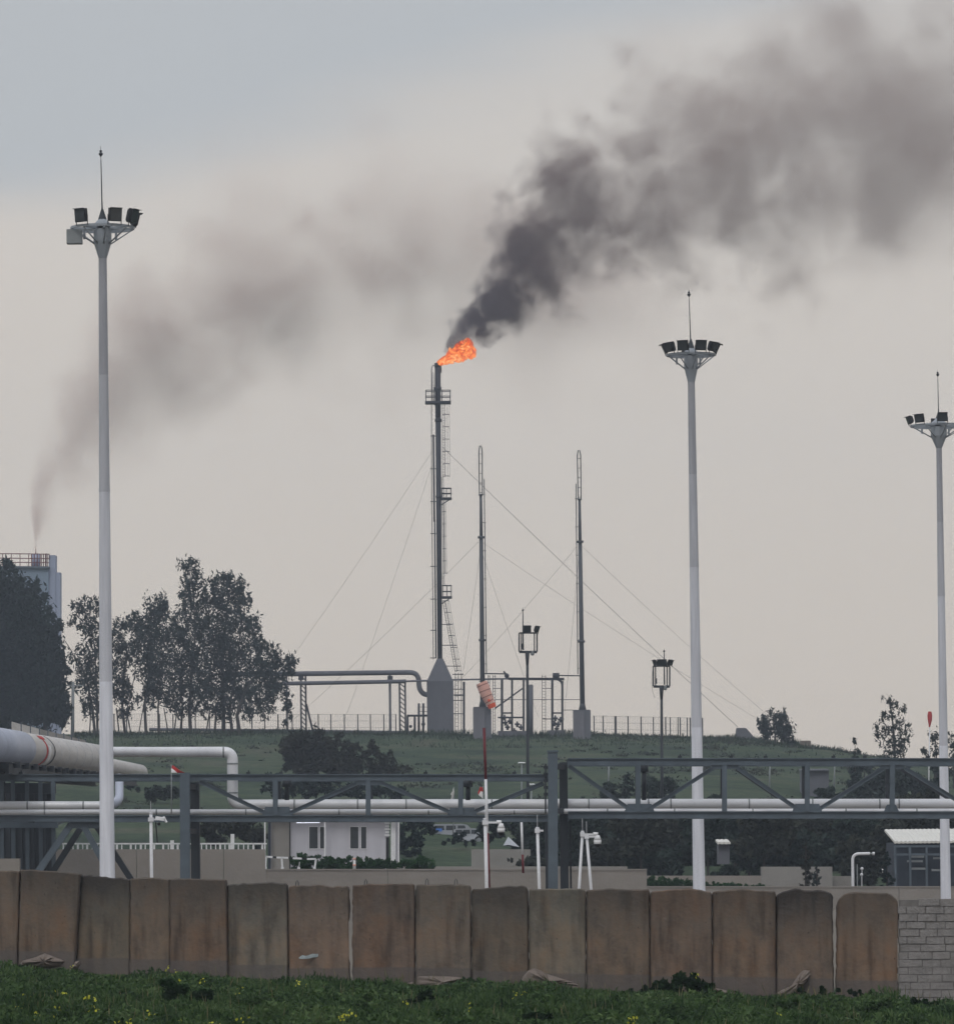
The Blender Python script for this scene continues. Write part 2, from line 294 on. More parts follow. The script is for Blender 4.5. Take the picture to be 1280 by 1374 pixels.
# ================= FOREGROUND WALL =================
def wallY(px): return 124-11*(px-20)/1180.
def panel(name,xt0,xt1,xb0,xb1,yt0,yt1,yb,col,stain,label,amp=.015,rnd=.05,seed=0,group='concrete blast wall panels in a row',dy=0.,curve=.02,chip=None):
    Y0,Y1=wallY(xt0)+dy,wallY(xt1)+dy
    tl,tr=P(xt0,yt0,Y0),P(xt1,yt1,Y1); bl,br=P(xb0,yb,Y0),P(xb1,yb,Y1)
    org=(tl+tr)/2; nz=26; vs=[];fs=[]
    W=(tr-tl).length; e=.028/W; SS=[0,e,2.2*e]+[2.2*e+(1-4.4*e)*k/12 for k in range(1,12)]+[1-2.2*e,1-e,1]; nx=len(SS)-1; QS=[0,.011]+[.03+.97*k/(nz-2) for k in range(nz-1)]
    for j in range(nz+1):
        for i in range(nx+1):
            s=SS[i]; q=QS[j]
            a=tl.lerp(bl,q); b=tr.lerp(br,q); p=a.lerp(b,s)
            dx=min(s,1-s)*W
            top=amp*(mnoise.noise(Vector((s*W*2.2+seed*9,seed*3.1,0)))+.6*mnoise.noise(Vector((s*W*7+seed*5,1.7,seed)))+.45*mnoise.noise(Vector((s*W*19+seed*5,4.7,seed))))*2
            if dx<rnd: top-=(rnd-math.sqrt(max(0,rnd*rnd-(rnd-dx)**2)))
            top+=curve*math.sin(math.pi*s)
            p.z+=top*(1-q)
            if i in(0,nx): p.x+=(.022*mnoise.noise(Vector((q*9,seed*2.3+i,3))) + .022*mnoise.noise(Vector((q*31,seed*2.3+i,3))))
            if chip and ((i==nx and chip>0) or (i==0 and chip<0)):
                p.x+= -chip*max(0,math.sin((q-.25)*6)+.3*math.sin(q*41))*.07
            edge=(i in(0,nx)) or j==0
            p.y+=.012*mnoise.noise(Vector((p.x*2,seed,p.z*2)))+(.13 if i in(0,nx) else .03 if i in(1,nx-1) else 0)+(.045 if j==0 else 0)
            vs.append(p)
    for j in range(nz):
        for i in range(nx): a=j*(nx+1)+i; fs.append([a,a+nx+1,a+nx+2,a+1])
    bd=[i for i in range(nx+1)]+[(j)*(nx+1)+nx for j in range(1,nz+1)]+[nz*(nx+1)+i for i in range(nx-1,-1,-1)]+[j*(nx+1) for j in range(nz-1,0,-1)]
    o=len(vs); vs+=[Vector((vs[k].x,vs[k].y+.16,vs[k].z)) for k in bd]; n=len(bd)
    for k in range(n): fs.append([bd[k],bd[(k+1)%n],o+(k+1)%n,o+k])
    o2=len(vs); vs+=[Vector((vs[k].x,vs[k].y+.2,vs[k].z-(.03 if k<=nx else 0))) for k in bd]
    for k in range(n): fs.append([o+k,o+(k+1)%n,o2+(k+1)%n,o2+k])
    fs.append([o2+k for k in range(n)])
    mb=MB(); mb.add(vs,fs,False)
    ob=mb.build(name,M['panel'],None,org); ob.color=(*col,stain); tag(ob,label,'wall panel',group); return ob
br1=(.175,.143,.12); br2=(.225,.165,.13); gy=(.215,.195,.18); lg=(.235,.215,.20)
PN='concrete_wall_panel'
panel(PN,-60,-2,-62,-4,1168,1169,1330,br2,.5,'brown concrete wall panel running off the left frame edge',seed=31) if False else None
panel(PN,-28,27,-31,23,1168.5,1169.5,1312,(0.154,0.130,0.109),.35,'half visible brown wall panel at the far left end of the row',seed=1,rnd=.02)
panel(PN,27,108,23,100,1167,1173,1313,(0.134,0.115,0.097),.6,'dark brown wall panel with a broken slab leaning at its foot',seed=2,rnd=.02,amp=.008)
panel(PN,107,176,99,175,1175,1182,1318,(0.136,0.126,0.107),.95,'blotched grey-black wall panel with crumbling top, behind the tallest light mast',seed=3,amp=.03,rnd=.03,dy=.25)
panel(PN,175,229,174,229,1179,1180,1324,(0.155,0.132,0.110),.55,'narrow brown wall panel butted tight against a wider one',seed=4,rnd=.02,amp=.006)
panel(PN,227.5,304,228,306,1180,1181,1325,(0.143,0.119,0.100),.6,'wide brown wall panel in front of the blue-grey truss column at left',seed=5,rnd=.02,amp=.008,dy=-.12)
panel(PN,304.5,386,305.5,387.5,1187,1185,1328,(0.167,0.159,0.140),.8,'pale grey wall panel with a black mould band along its top',seed=6,amp=.022)
pk=panel(PN,386,469,387.5,470,1190,1189,1332,br1,.5,'brown wall panel with a pale blue paint smear low on its face',seed=7,amp=.03,rnd=.12,chip=1)
panel(PN,473,557,472,557.5,1188,1187,1334,(0.148,0.120,0.102),.35,'reddish brown wall panel with one dark vertical streak, right of the wide gap',seed=8,rnd=.02)
panel(PN,557,632.5,557.5,633,1188,1188,1336,(0.151,0.135,0.118),.35,'greyish brown wall panel with a pale concrete foot slab',seed=9,rnd=.06,amp=.018)
panel(PN,632.5,709,633,710,1193,1190,1340,(0.129,0.117,0.101),.75,'dark brown wall panel below the red and white pole',seed=10,amp=.03,rnd=.1)
panel(PN,709,786.5,710,787,1194,1194,1345,(0.169,0.159,0.136),.35,'grey streaked wall panel with a rubble heap across its foot',seed=11,rnd=.06,amp=.01)
panel(PN,786.5,872,787,872.5,1194,1195,1346,(0.148,0.126,0.106),.55,'brown wall panel right of the rubble heap, in front of the beige wall end',seed=12,rnd=.06)
panel(PN,872,956,872.5,956.5,1196,1196,1348,(0.154,0.128,0.109),.4,'smooth brown wall panel directly below the middle light mast',seed=13,rnd=.1,curve=.04)
panel(PN,956,1042,956.5,1042,1196,1197,1349,(0.157,0.129,0.107),.45,'brown wall panel with fine vertical streaks, third from the block wall',seed=14,rnd=.08,curve=.04)
panel(PN,1042,1117.5,1042,1120,1198,1197,1350,(0.147,0.126,0.109),1.0,'sooty brown wall panel with a pale rock at its foot',seed=15,rnd=.14,amp=.025,curve=.05)
panel(PN,1123.5,1206,1122,1205.5,1199,1200,1352,(0.160,0.130,0.107),.5,'round-cornered brown wall panel with a chipped edge beside the block wall',seed=16,rnd=.3,chip=1,curve=.03)
# the low pale panel seen behind at the far left
b=MB(); b.slab([(-30,1152.5),(26,1152.5),(26,1230),(-30,1230)],128,128.3)
tag(b.build('low_concrete_wall',M['beige'],None,P(0,1190,128)),'low pale beige wall piece showing above the end of the brown panels','wall')
# paint smear as part of panel k
b=MB(); yy=wallY(425)-.012
def smear(x0,y0,x1,y1,h,k):
    pts=[]; n=9
    for i in range(n+1): s=i/n; pts.append((x0+(x1-x0)*s,y0+(y1-y0)*s-h*(.5+.5*mnoise.noise(Vector((s*6,k,0))))*min(1,6*s+.3,6*(1-s)+.3)))
    for i in range(n,-1,-1): s=i/n; pts.append((x0+(x1-x0)*s,y0+(y1-y0)*s+h*(.5+.5*mnoise.noise(Vector((s*7,k+5,0))))*min(1,6*s+.3,6*(1-s)+.3)))
    b.slab(pts,yy,yy+.006)
smear(401,1286,443,1280,4.5,1); smear(466,1272,468,1292,2.,3)
o=b.build('paint_smear',M['bluepaint'],pk,None); 
# block wall
b=MB(); c=MB(); x0=1206.; Yb=wallY(1210)+.1
x1=1320.; row=0; ytop=1206.; hh=10.2
while ytop+row*hh<1352:
    ya=ytop+row*hh; off=(row%2)*14+random.uniform(-3,3); x=x0-0-off
    if row<2: off=0
    while x<x1:
        w=28+random.uniform(-4,6); xa,xb=max(x,x0+random.uniform(-1.2,0.6)),min(x+w-1.4,x1)
        if xb>xa+3:
            j=random.uniform(-.015,.015); a=P(xa,ya+1+random.uniform(-.4,.4),Yb+j); d=P(xb,ya+hh-.4+random.uniform(-.4,.4),Yb+j)
            if not(row==0 and 1206<x<1232 and random.random()<.3): b.box(((a.x+d.x)/2,a.y+.1,(a.z+d.z)/2),(d.x-a.x,.2,a.z-d.z))
        x+=w
    row+=1
c.slab([(x0+1,ytop+2),(x1-1,ytop+2),(x1-1,1354),(x0+1,1354)],Yb+.02,Yb+.19)
t=thing('block_wall',P(1240,1340,Yb),'rough grey concrete block wall at the right end of the brown panels','wall')
b.build('blockwork',M['block'],t); c.build('mortar_bed',M['mortar'],t)
# rubble
def rock(pts,Y,th,label,name='concrete_rubble',m='rubble',seed=0,grp='broken concrete lying at the foot of the wall'):
    """irregular lump: outline in px, domed toward the viewer"""
    n0=len(pts); out=[]
    for i in range(n0):
        a,bb=pts[i],pts[(i+1)%n0]
        for k in range(3): s=k/3; out.append((a[0]+(bb[0]-a[0])*s+random.uniform(-.25,.25),a[1]+(bb[1]-a[1])*s+random.uniform(-.25,.25)))
    cx=sum(p[0] for p in out)/len(out); cy=sum(p[1] for p in out)/len(out)
    rings=[]; vs=[]; fs=[]; n=len(out)
    for k,(sc_,dp) in enumerate([(1,0),(.93,.45),(.7,.8),(.35,1)]):
        for x,y in out:
            jx=0; p=P(cx+(x-cx)*(sc_+jx),cy+(y-cy)*(sc_+jx),Y); p.y-=th*dp*(1+.5*mnoise.noise(Vector((x*.12,y*.12,seed)))); vs.append(p)
    for k in range(3):
        for i in range(n): fs.append([k*n+i,(k+1)*n+i,(k+1)*n+(i+1)%n,k*n+(i+1)%n])
    vs.append(P(cx,cy,Y)+Vector((0,-th,0))); fs+=[[3*n+i,len(vs)-1,3*n+(i+1)%n] for i in range(n)]
    fs.append([i for i in range(n)])
    q=MB(); q.add(vs,fs); o=q.build(name,M[m],None,P(cx,cy,Y)); tag(o,label,'rubble',grp); return o
rock([(26,1296),(30,1290),(45,1286),(60,1280),(78,1285),(95,1290),(90,1297),(60,1300)],wallY(60)-.06,.3,'long flat slab of broken concrete leaning at the foot of the dark brown panel')
rock([(96,1300),(101,1291),(107,1289),(109,1294),(104,1301)],wallY(100)-.1,.2,'small pointed concrete lump between two panels near the left')
rock([(559,1322),(560,1311),(580,1310),(625,1311),(629,1315),(622,1325),(600,1328),(570,1327)],wallY(595)-.05,.25,'pale low foot slab of concrete in front of one greyish panel')
rock([(697,1326),(701,1312),(708,1303),(716,1300),(726,1303),(735,1308),(760,1315),(783,1320),(800,1330),(760,1336),(700,1334)],wallY(740)-.05,.35,'wide sloping heap of broken concrete under the grey streaked panel')
rock([(957,1336),(958,1326),(968,1328),(985,1333),(995,1340),(960,1341)],wallY(975)-.1,.3,'small low wedge of rubble beside the dark weed clump')
rock([(1040,1334),(1062,1323),(1070,1310),(1078,1302),(1088,1301),(1089,1307),(1082,1318),(1075,1328),(1070,1337),(1045,1340)],wallY(1062)-.1,.25,'pale upright pointed rock at the foot of the sooty panel')
rock([(546,1320),(553,1318),(558,1322),(552,1325)],wallY(552)-.1,.15,'tiny flat concrete chip between two brown panels')
# wire scraps along the top: short rebar loops
def rebar(px,py,label):
    Y=wallY(px)+.05; q=MB(); pts=[P(px-2.2,py+1,Y),P(px-1.6,py-5,Y),P(px-.2,py-7.5,Y),P(px+1.5,py-5,Y),P(px+2,py+2,Y)]
    q.path(pts,.012,6); tag(q.build('lifting_loop',M['wire'],None,P(px,py,Y)),label,'steel loop','rusty lifting loops on the panel tops')
rebar(573,1187,'bent steel loop sticking up from the greyish brown panel, nearer its left corner'); rebar(612,1187,'bent steel loop sticking up from the greyish brown panel, nearer its right corner'); rebar(399,1189,'thin bent steel loop on the panel with the blue smear'); rebar(491,1188,'steel loop on the reddish brown panel')
# ================= GROUND =================
def ground():
    xs=[-1200,-700,-450,-300,-220,-170,-140]+list(np.arange(-120,121,4.0))+[140,170,220,300,450,700,1200]
    ys=[-60,0,40,70]+list(np.arange(84,126,2.0))+[130,140,150,180,220,250]+list(np.arange(262,640,5.0))+[650,670,700,760,850,1000,1250,1500]
    vs=[];fs=[];nx=len(xs)
    for y in ys:
        for x in xs: vs.append((x,y,gz(x,y)))
    for j in range(len(ys)-1):
        for i in range(nx-1): a=j*nx+i; fs.append([a,a+1,a+nx+1,a+nx])
    q=MB(); q.add(vs,fs,True)
    m,t=nt('ground_soil_and_grass'); L=t.links.new
    o=N(t,'ShaderNodeOutputMaterial'); b=N(t,'ShaderNodeBsdfPrincipled'); b.inputs['Roughness'].default_value=.95; b.inputs['Specular IOR Level'].default_value=.1
    tc=N(t,'ShaderNodeTexCoord'); n=N(t,'ShaderNodeTexNoise'); n.inputs['Scale'].default_value=.06; n.inputs['Distortion'].default_value=.8; n.inputs['Detail'].default_value=10; n.inputs['Roughness'].default_value=.7
    mp=N(t,'ShaderNodeMapping'); mp.inputs['Scale'].default_value=(1,1,4); L(tc.outputs['Object'],mp.inputs[0]); L(mp.outputs[0],n.inputs['Vector'])
    r=ramp(t,[(.34,(.016,.028,.019,1)),(.45,(.028,.047,.028,1)),(.54,(.045,.066,.037,1)),(.62,(.058,.068,.045,1)),(.72,(.080,.078,.058,1))]); L(n.outputs['Fac'],r.inputs[0])
    n2=N(t,'ShaderNodeTexNoise'); n2.inputs['Scale'].default_value=1.6; n2.inputs['Detail'].default_value=6; L(tc.outputs['Object'],n2.inputs['Vector'])
    r2=ramp(t,[(.3,(.55,.58,.6,1)),(.7,(1.3,1.27,1.2,1))]); L(n2.outputs['Fac'],r2.inputs[0])
    mx=N(t,'ShaderNodeMix',data_type='RGBA',blend_type='MULTIPLY'); mx.inputs['Factor'].default_value=1; L(r.outputs[0],mx.inputs['A']); L(r2.outputs[0],mx.inputs['B'])
    sx=N(t,'ShaderNodeSeparateXYZ'); L(tc.outputs['Object'],sx.inputs[0])
    mr=N(t,'ShaderNodeMapRange'); mr.inputs['From Min'].default_value=122; mr.inputs['From Max'].default_value=128; L(sx.outputs[1],mr.inputs['Value'])
    mr2=N(t,'ShaderNodeMapRange'); mr2.inputs['From Min'].default_value=275; mr2.inputs['From Max'].default_value=300; mr2.inputs['To Min'].default_value=1; mr2.inputs['To Max'].default_value=0; L(sx.outputs[1],mr2.inputs['Value'])
    mm=N(t,'ShaderNodeMath',operation='MULTIPLY'); L(mr.outputs[0],mm.inputs[0]); L(mr2.outputs[0],mm.inputs[1])
    m6=N(t,'ShaderNodeMix',data_type='RGBA'); L(mm.outputs[0],m6.inputs['Factor']); L(mx.outputs['Result'],m6.inputs['A']); m6.inputs['B'].default_value=(.14,.125,.105,1)
    L(m6.outputs['Result'],b.inputs['Base Color']); L(b.outputs[0],o.inputs['Surface'])
    g=q.build('ground',m); g['kind']='structure'
ground()
# ================= LEAF FIELD HELPERS =================
def quads_mesh(name,C_,A_,B_,m,parent=None,origin=(0,0,0),org_abs=None):
    """C centre, A half-length vec, B half-width vec : kite-shaped leaves"""
    n=len(C_); base=np.array(parent['_w'] if parent is not None else origin)
    V=np.empty((n,4,3)); V[:,0]=C_-A_; V[:,1]=C_+B_+A_*.15; V[:,2]=C_+A_; V[:,3]=C_-B_+A_*.15
    V=(V-base).reshape(-1,3).astype(np.float32)
    me=bpy.data.meshes.new(name); me.vertices.add(4*n); me.vertices.foreach_set('co',V.ravel())
    me.loops.add(4*n); me.loops.foreach_set('vertex_index',np.arange(4*n,dtype=np.int32))
    me.polygons.add(n); me.polygons.foreach_set('loop_start',np.arange(0,4*n,4,dtype=np.int32)); 
    me.update(calc_edges=True); me.materials.append(m)
    o=bpy.data.objects.new(name,me); COL.objects.link(o)
    if parent is not None: o.parent=parent
    else: o.location=Vector(origin)
    o['_w']=tuple(float(x) for x in base); return o
def rand_dirs(n,droop=0):
    d=rng.normal(size=(n,3)); d[:,2]-=droop; d/=np.linalg.norm(d,axis=1)[:,None]+1e-9; return d
def leaves_at(C_,size,droop=0,asp=.4):
    n=len(C_); A=rand_dirs(n,droop); X=rand_dirs(n); B=np.cross(A,X); B/=np.linalg.norm(B,axis=1)[:,None]+1e-9
    s=size*rng.uniform(.6,1.3,n)[:,None]; return C_,A*s,B*s*asp
# ================= FOREGROUND GRASS =================
def fbm(x,y,s,seed):   # cheap vectorised value noise
    out=np.zeros_like(x); amp=1; tot=0
    for o in range(4):
        f=s*2**o; xi=np.floor(x*f).astype(int); yi=np.floor(y*f).astype(int); xf=x*f-xi; yf=y*f-yi
        def h(a,b): v=np.sin(a*127.1+b*311.7+seed*17.3+o*7.7)*43758.5453; return v-np.floor(v)
        u=xf*xf*(3-2*xf); w=yf*yf*(3-2*yf)
        out+=amp*((h(xi,yi)*(1-u)+h(xi+1,yi)*u)*(1-w)+(h(xi,yi+1)*(1-u)+h(xi+1,yi+1)*u)*w); tot+=amp; amp*=.5
    return out/tot
def near_field():
    n=260000
    y=84+41*rng.random(n)**1.0; x=(rng.random(n)*2-1)*(y*.104+.4)
    wl=124-11*((x/y*F+640)-20)/1180 -.02
    k=y<wl; x,y=x[k],y[k]; n=len(x)
    hgt=.03+(.62*np.clip(fbm(x,y*.5,.8,3)-.40,0,1)*1.7+.14*fbm(x,y,2.6,8))*np.clip((wl[k]-y)/7-.06,.06,1)
    slope=-.029*np.clip(x,-25,25)-.19
    u=rng.random(n)**.6
    z=slope+hgt*u
    C_=np.stack([x,y,z],1)
    kind=fbm(x,y*.6,.8,21)+.25*rng.random(n)
    blade=kind<.60
    c=C_[blade]; m=len(c); d=rng.normal(size=(m,3))*.45; d[:,2]=1; d/=np.linalg.norm(d,axis=1)[:,None]
    s=rng.uniform(.05,.12,m)[:,None]; X=rand_dirs(m); B=np.cross(d,X); B/=np.linalg.norm(B,axis=1)[:,None]
    c2,A2,B2=leaves_at(C_[~blade],.062,.0,.5)
    a=(np.concatenate([c,c2]),np.concatenate([d*s,A2]),np.concatenate([B*s*.16,B2]))
    g=quads_mesh('grass',*a,M['weed']); tag(g,'dense green grass and broad-leaved weeds in front of the wall','grass',None,'stuff')
    n=1300; y2=86+36*rng.random(n); x2=(rng.random(n)*2-1)*(y2*.104); k2=(fbm(x2,y2*.6,.5,33)>.5)&(y2<wallY(0)-4-.0*x2)
    x2,y2=x2[k2],y2[k2]; m=len(x2); d=rng.normal(size=(m,3))*.18; d[:,2]=1; d/=np.linalg.norm(d,axis=1)[:,None]; hh=rng.uniform(.08,.2,m)[:,None]
    c3=np.stack([x2,y2,-.029*x2-.17+.12+hh[:,0]],1); B3=np.cross(d,rand_dirs(m)); B3/=np.linalg.norm(B3,axis=1)[:,None]
    g2=quads_mesh('grass',c3,d*hh,B3*.009,M['stalk']); tag(g2,'thin pale dry stalks standing up through the green grass','grass',None,'stuff')
    # yellow flower specks
    pts=[]
    spots=[(118,1340,10),(130,1352,9),(40,1337,3),(92,1300,5),(85,1334,5),(75,1358,5),(48,1362,6),(166,1373,9),(235,1308,7),(238,1320,5),(225,1302,4),(270,1316,4),(405,1322,7),(460,1367,9),(470,1362,7),(850,1372,6),(845,1368,5),(700,1334,4),(935,1310,3),(1045,1366,3),(320,1330,3),(30,1350,3),(200,1362,5),(250,1371,5),(287,1372,6),(330,1366,4),(630,1352,2),(545,1345,2),(690,1333,3)]
    for px,py,k in spots:
        v=(CY-py)/F; Y=(CZ-.30)/(-v) if v<0 else 100
        Y=min(max(Y,85),wallY(px)-.8); p=P(px,py,Y)
        for i in range(int(k*1.0)+1): pts.append((p.x+rng.normal()*.07,p.y+rng.normal()*.3,p.z+rng.normal()*.05))
    c,A,B=leaves_at(np.array(pts),.03,0,.9)
    # stems
    st=np.array(pts); st[:,2]-=.12; d=np.tile([[.02,.02,1.]],(len(st),1)); 
    f=quads_mesh('wildflowers',c,A,B,M['flower']); tag(f,'scattered yellow mustard flowers in the grass','flowers',None,'stuff')
near_field()
def shrub(name,label,cat,Y,blobs,leaf,n_per,m,parent=None,droop=.1,group=None,clump=.35,asp=.45,base=None,trunks=None,bark=None,depth=1.0,tname='trunk',cname='crown'):
    """blobs (px,py,rx,ry) in photo px at distance Y -> clumped leaves through an uneven volume"""
    s=S(Y); bx=sum(b[0] for b in blobs)/len(blobs); by=max(b[1]+b[3] for b in blobs)
    base=base or P(bx,by,Y); t=thing(name,base,label,cat,group)
    Cs=[]
    for px,py,rx,ry in blobs:
        c=np.array(P(px,py,Y)); n=max(30,int(n_per*rx*ry)); nc=max(4,int(rx*ry*clump/10))
        u=rng.normal(size=(nc,3)); u/=np.linalg.norm(u,axis=1)[:,None]; rad=rng.random(nc)**.42
        cc=c+u*rad[:,None]*np.array([rx*s,min(rx,ry)*s*depth,ry*s])
        idx=rng.integers(0,nc,n); sig=(min(rx,ry)*s*.17)
        sg=rng.uniform(.5,1.3,nc)[idx][:,None]*sig
        Cs.append(cc[idx]+rng.normal(size=(n,3))*sg*np.array([1,1,.85+droop]))
    C_=np.concatenate(Cs); quads_mesh(cname,*leaves_at(C_,leaf,droop,asp),M[m],t)
    if trunks is not None:
        q=MB()
        for tr in trunks:   # list of (px,py,r_px) points
            dy=random.uniform(-.5,.5)
            pts=[P(a,b_,Y)+Vector((0,dy*i/len(tr),0)) for i,(a,b_,r) in enumerate(tr)]; 
            q.path(pts,.1,6,[max(.03,r*s) for _,_,r in tr])
        q.build(tname,M['bark'],t)
    return t
# weed clumps standing out of the grass
shrub('weed_clump','large dark leafy weed clump at the wall foot, below the middle light mast','weed',wallY(910)-1.2,[(870,1330,14,8),(890,1324,18,12),(915,1319,22,13),(938,1321,17,12),(952,1328,9,9),(845,1334,12,6),(905,1332,42,9)],.06,14,'weeddark',group='tall weed clumps in front of the wall')
shrub('weed_clump','bushy dark weed clump in front of the two joined brown panels at left','weed',100,[(240,1330,22,14),(262,1340,18,13),(225,1320,14,8),(250,1352,26,8),(285,1335,14,8)],.05,8,'weeddark',group='tall weed clumps in front of the wall')
shrub('weed_clump','small weed clump below the rubble heap','weed',97,[(655,1358,14,9),(672,1352,12,9),(640,1350,10,6)],.05,8,'weeddark',group='tall weed clumps in front of the wall')
shrub('weed_clump','low weed clump at the foot of the sooty panel','weed',wallY(1080)-1.3,[(1075,1332,20,6),(1100,1331,20,6),(1130,1332,30,5),(1160,1333,20,4)],.045,8,'weeddark',group='tall weed clumps in front of the wall')
shrub('weed_clump','weed clump in front of the grey block wall','weed',102,[(1240,1349,16,8),(1225,1345,10,6),(1262,1352,12,6)],.05,8,'weeddark',group='tall weed clumps in front of the wall')
shrub('weed_clump','small weed tuft below the half visible end panel','weed',104,[(10,1340,12,8),(0,1348,16,8)],.05,8,'weeddark',group='tall weed clumps in front of the wall')
for px,py,Y,k,l in ((480,1349,95,1.0,'medium weed tuft below the reddish brown panel'),(565,1341,100,.8,'small weed tuft below the pale foot slab'),(715,1366,91,1.1,'weed tuft near the frame bottom below the rubble heap'),(352,1347,97,.9,'weed tuft below the pale grey mouldy panel'),(1050,1352,99,.8,'small weed tuft below the pale pointed rock'),(130,1325,105,.8,'small weed tuft below the blotched grey-black panel'),(1180,1351,101,.9,'weed tuft below the round-cornered panel')):
    shrub('weed_clump',l,'weed',Y,[(px,py,14*k,8*k),(px+12*k,py-4*k,12*k,9*k),(px-13*k,py+2*k,11*k,6*k)],.055,9,'weeddark' if int(px)%2 else 'weed',group='tall weed clumps in front of the wall')
# ================= HIGH LIGHT MASTS =================
def lamp(parent,c,face,w,h,d,tilt):
    """floodlight: tapered housing + glass + yoke; face = unit xy direction"""
    fx,fy=face; f=Vector((fx*math.cos(tilt),fy*math.cos(tilt),-math.sin(tilt))); rgt=Vector((-fy,fx,0)); up=rgt.cross(f)
    if up.z<0: up=-up
    up=up.normalized(); q=MB(); W,H=w/2,h/2
    pr=[(-W,-H),(W,-H),(W,H),(-W,H)]
    q.prism(c-f*d*.5,c-f*d*.1,[(a*.72,b*.72) for a,b in pr],up,pr); q.prism(c-f*d*.1,c+f*d*.5,pr,up)
    for k in range(-2,3): q.bar(c-f*d*.62+rgt*W*.25*k,c-f*d*.45+rgt*W*.25*k,w*.03,h*.6,up)
    for sgn in(-1,1): q.bar(c+rgt*sgn*(W+.02),c+rgt*sgn*(W+.02)-Vector((0,0,h*.75)),.03,.05)
    # visor
    q.bar(c+f*d*.5+up*H,c+f*d*.9+up*H*1.05,w,.015,up)
    o=q.build('floodlight',M['black'],parent)
    g=MB(); g.prism(c+f*(d*.5+.004),c+f*(d*.5+.012),[(a*.88,b*.88) for a,b in pr],up); g.build('glass',M['lens'],o)
    return o
def high_mast(Y,top,bot,ybase,wtop,wbot,ring,lamps,rodtop,label,neck,seams,winch=False):
    """top=(px,py) of platform, bot=(px,py) where it meets the wall; widths in px"""
    s=S(Y); pt=P(*top,Y); pb_=P(*bot,Y); d=(pb_-pt).normalized(); L_=(pt.z-0)/(-d.z); pb=pt+d*L_
    t=thing('light_mast',pb,label,'light mast','tall white floodlight masts')
    nk=P(top[0]+ (bot[0]-top[0])*neck/(bot[1]-top[1]),top[1]+neck,Y)
    rb=wbot*s/2; rt=wtop*s/2; ang=math.pi/12
    cuts=[nk]+[P(top[0]+(bot[0]-top[0])*(y-top[1])/(bot[1]-top[1]),y,Y) for y in seams]+[pb]
    tot=(nk-pb).length; cuts=[nk]; frac=[.22,.46,.72]
    sy=seams[0]; f_s=(sy-top[1]-neck)/(bot[1]-top[1]-neck); fr=sorted([f_s*.5,f_s,(f_s+1)*.5])
    cuts=[nk]+[P(top[0]+(bot[0]-top[0])*(neck+(bot[1]-top[1]-neck)*f)/(bot[1]-top[1]),top[1]+neck+(bot[1]-top[1]-neck)*f,Y) for f in fr]+[pb]
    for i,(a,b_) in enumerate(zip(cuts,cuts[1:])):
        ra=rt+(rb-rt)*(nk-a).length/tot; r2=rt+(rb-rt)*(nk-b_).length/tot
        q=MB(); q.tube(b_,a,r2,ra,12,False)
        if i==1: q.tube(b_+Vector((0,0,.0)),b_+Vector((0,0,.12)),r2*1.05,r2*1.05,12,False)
        o=q.build('pole_section',M['mastsec'],t); k_=[.32,.40,.52,.66][i]; o.color=(k_,k_*1.03,k_*1.12,1)  # section colour steps lighter from the top to the base
    # head drum
    hw=ring*.29; q=MB(); zt=pt
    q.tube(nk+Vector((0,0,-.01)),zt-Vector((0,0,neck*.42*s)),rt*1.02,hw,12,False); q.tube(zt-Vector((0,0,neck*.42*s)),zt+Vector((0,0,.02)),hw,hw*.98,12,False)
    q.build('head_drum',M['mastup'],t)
    q=MB(); n=16
    for i in range(n):
        a0,a1=2*math.pi*i/n,2*math.pi*(i+1)/n
        q.bar(zt+Vector((math.cos(a0)*ring,math.sin(a0)*ring,.06)),zt+Vector((math.cos(a1)*ring,math.sin(a1)*ring,.06)),.07,.09)
    for i in range(8):
        a=2*math.pi*(i+.25)/8; q.bar(zt+Vector((math.cos(a)*hw*.9,math.sin(a)*hw*.9,.05)),zt+Vector((math.cos(a)*ring,math.sin(a)*ring,.05)),.06,.08)
    q.lathe(zt+Vector((0,0,.0)),[(hw*1.15,0.1),(hw*1.15,.15),(hw*.5,.38),(hw*.25,.5)],14)
    q.build('platform_ring',M['mastup'],t)
    for i in range(8):
        a=2*math.pi*(i+.25)/8; k=MB(); k.tube(zt+Vector((math.cos(a)*ring*.97,math.sin(a)*ring*.97,.02)),zt+Vector((math.cos(a)*hw*.9,math.sin(a)*hw*.9,-neck*.5*s)),.028,None,6); k.build('brace',M['mastup'],t)
    for i in range(3):
        a=2*math.pi*(i+.4)/3; k=MB(); k.bar(zt+Vector((math.cos(a)*ring*.6,math.sin(a)*ring*.6,0)),zt+Vector((math.cos(a)*ring*.6,math.sin(a)*ring*.6,-neck*.3*s)),.09,.12); k.build('guide_arm',M['mastup'],t)
    for a,w,h,tilt in lamps:
        a=R(a); c=zt+Vector((math.cos(a)*(ring+.05),math.sin(a)*(ring+.05),.12+h*.62)); lamp(t,c,(math.cos(a),math.sin(a)),w,h,.26,R(tilt))
    rt_=P(*rodtop,Y); rb_=zt+Vector((0,0,.45)); k=MB(); L2=rt_-rb_
    k.tube(rb_-Vector((0,0,.1)),rb_+L2*.22,.035,.028,6); k.tube(rb_+L2*.22,rb_+L2*.8,.024,.018,6); k.tube(rb_+L2*.8,rt_,.012,.006,6)
    k.sphere(rb_+L2*.925,.055,8,6,(1,1,.9)); k.sphere(rb_+L2*.885,.085,8,6,(1,1,.8)); k.tube(rb_+L2*.85,rb_+L2*.87,.03,.05,6); k.lathe(rb_-Vector((0,0,.15)),[(.2,0),(.12,.25),(.04,.5)],8)
    k.build('lightning_rod',M['steel_dark'],t)
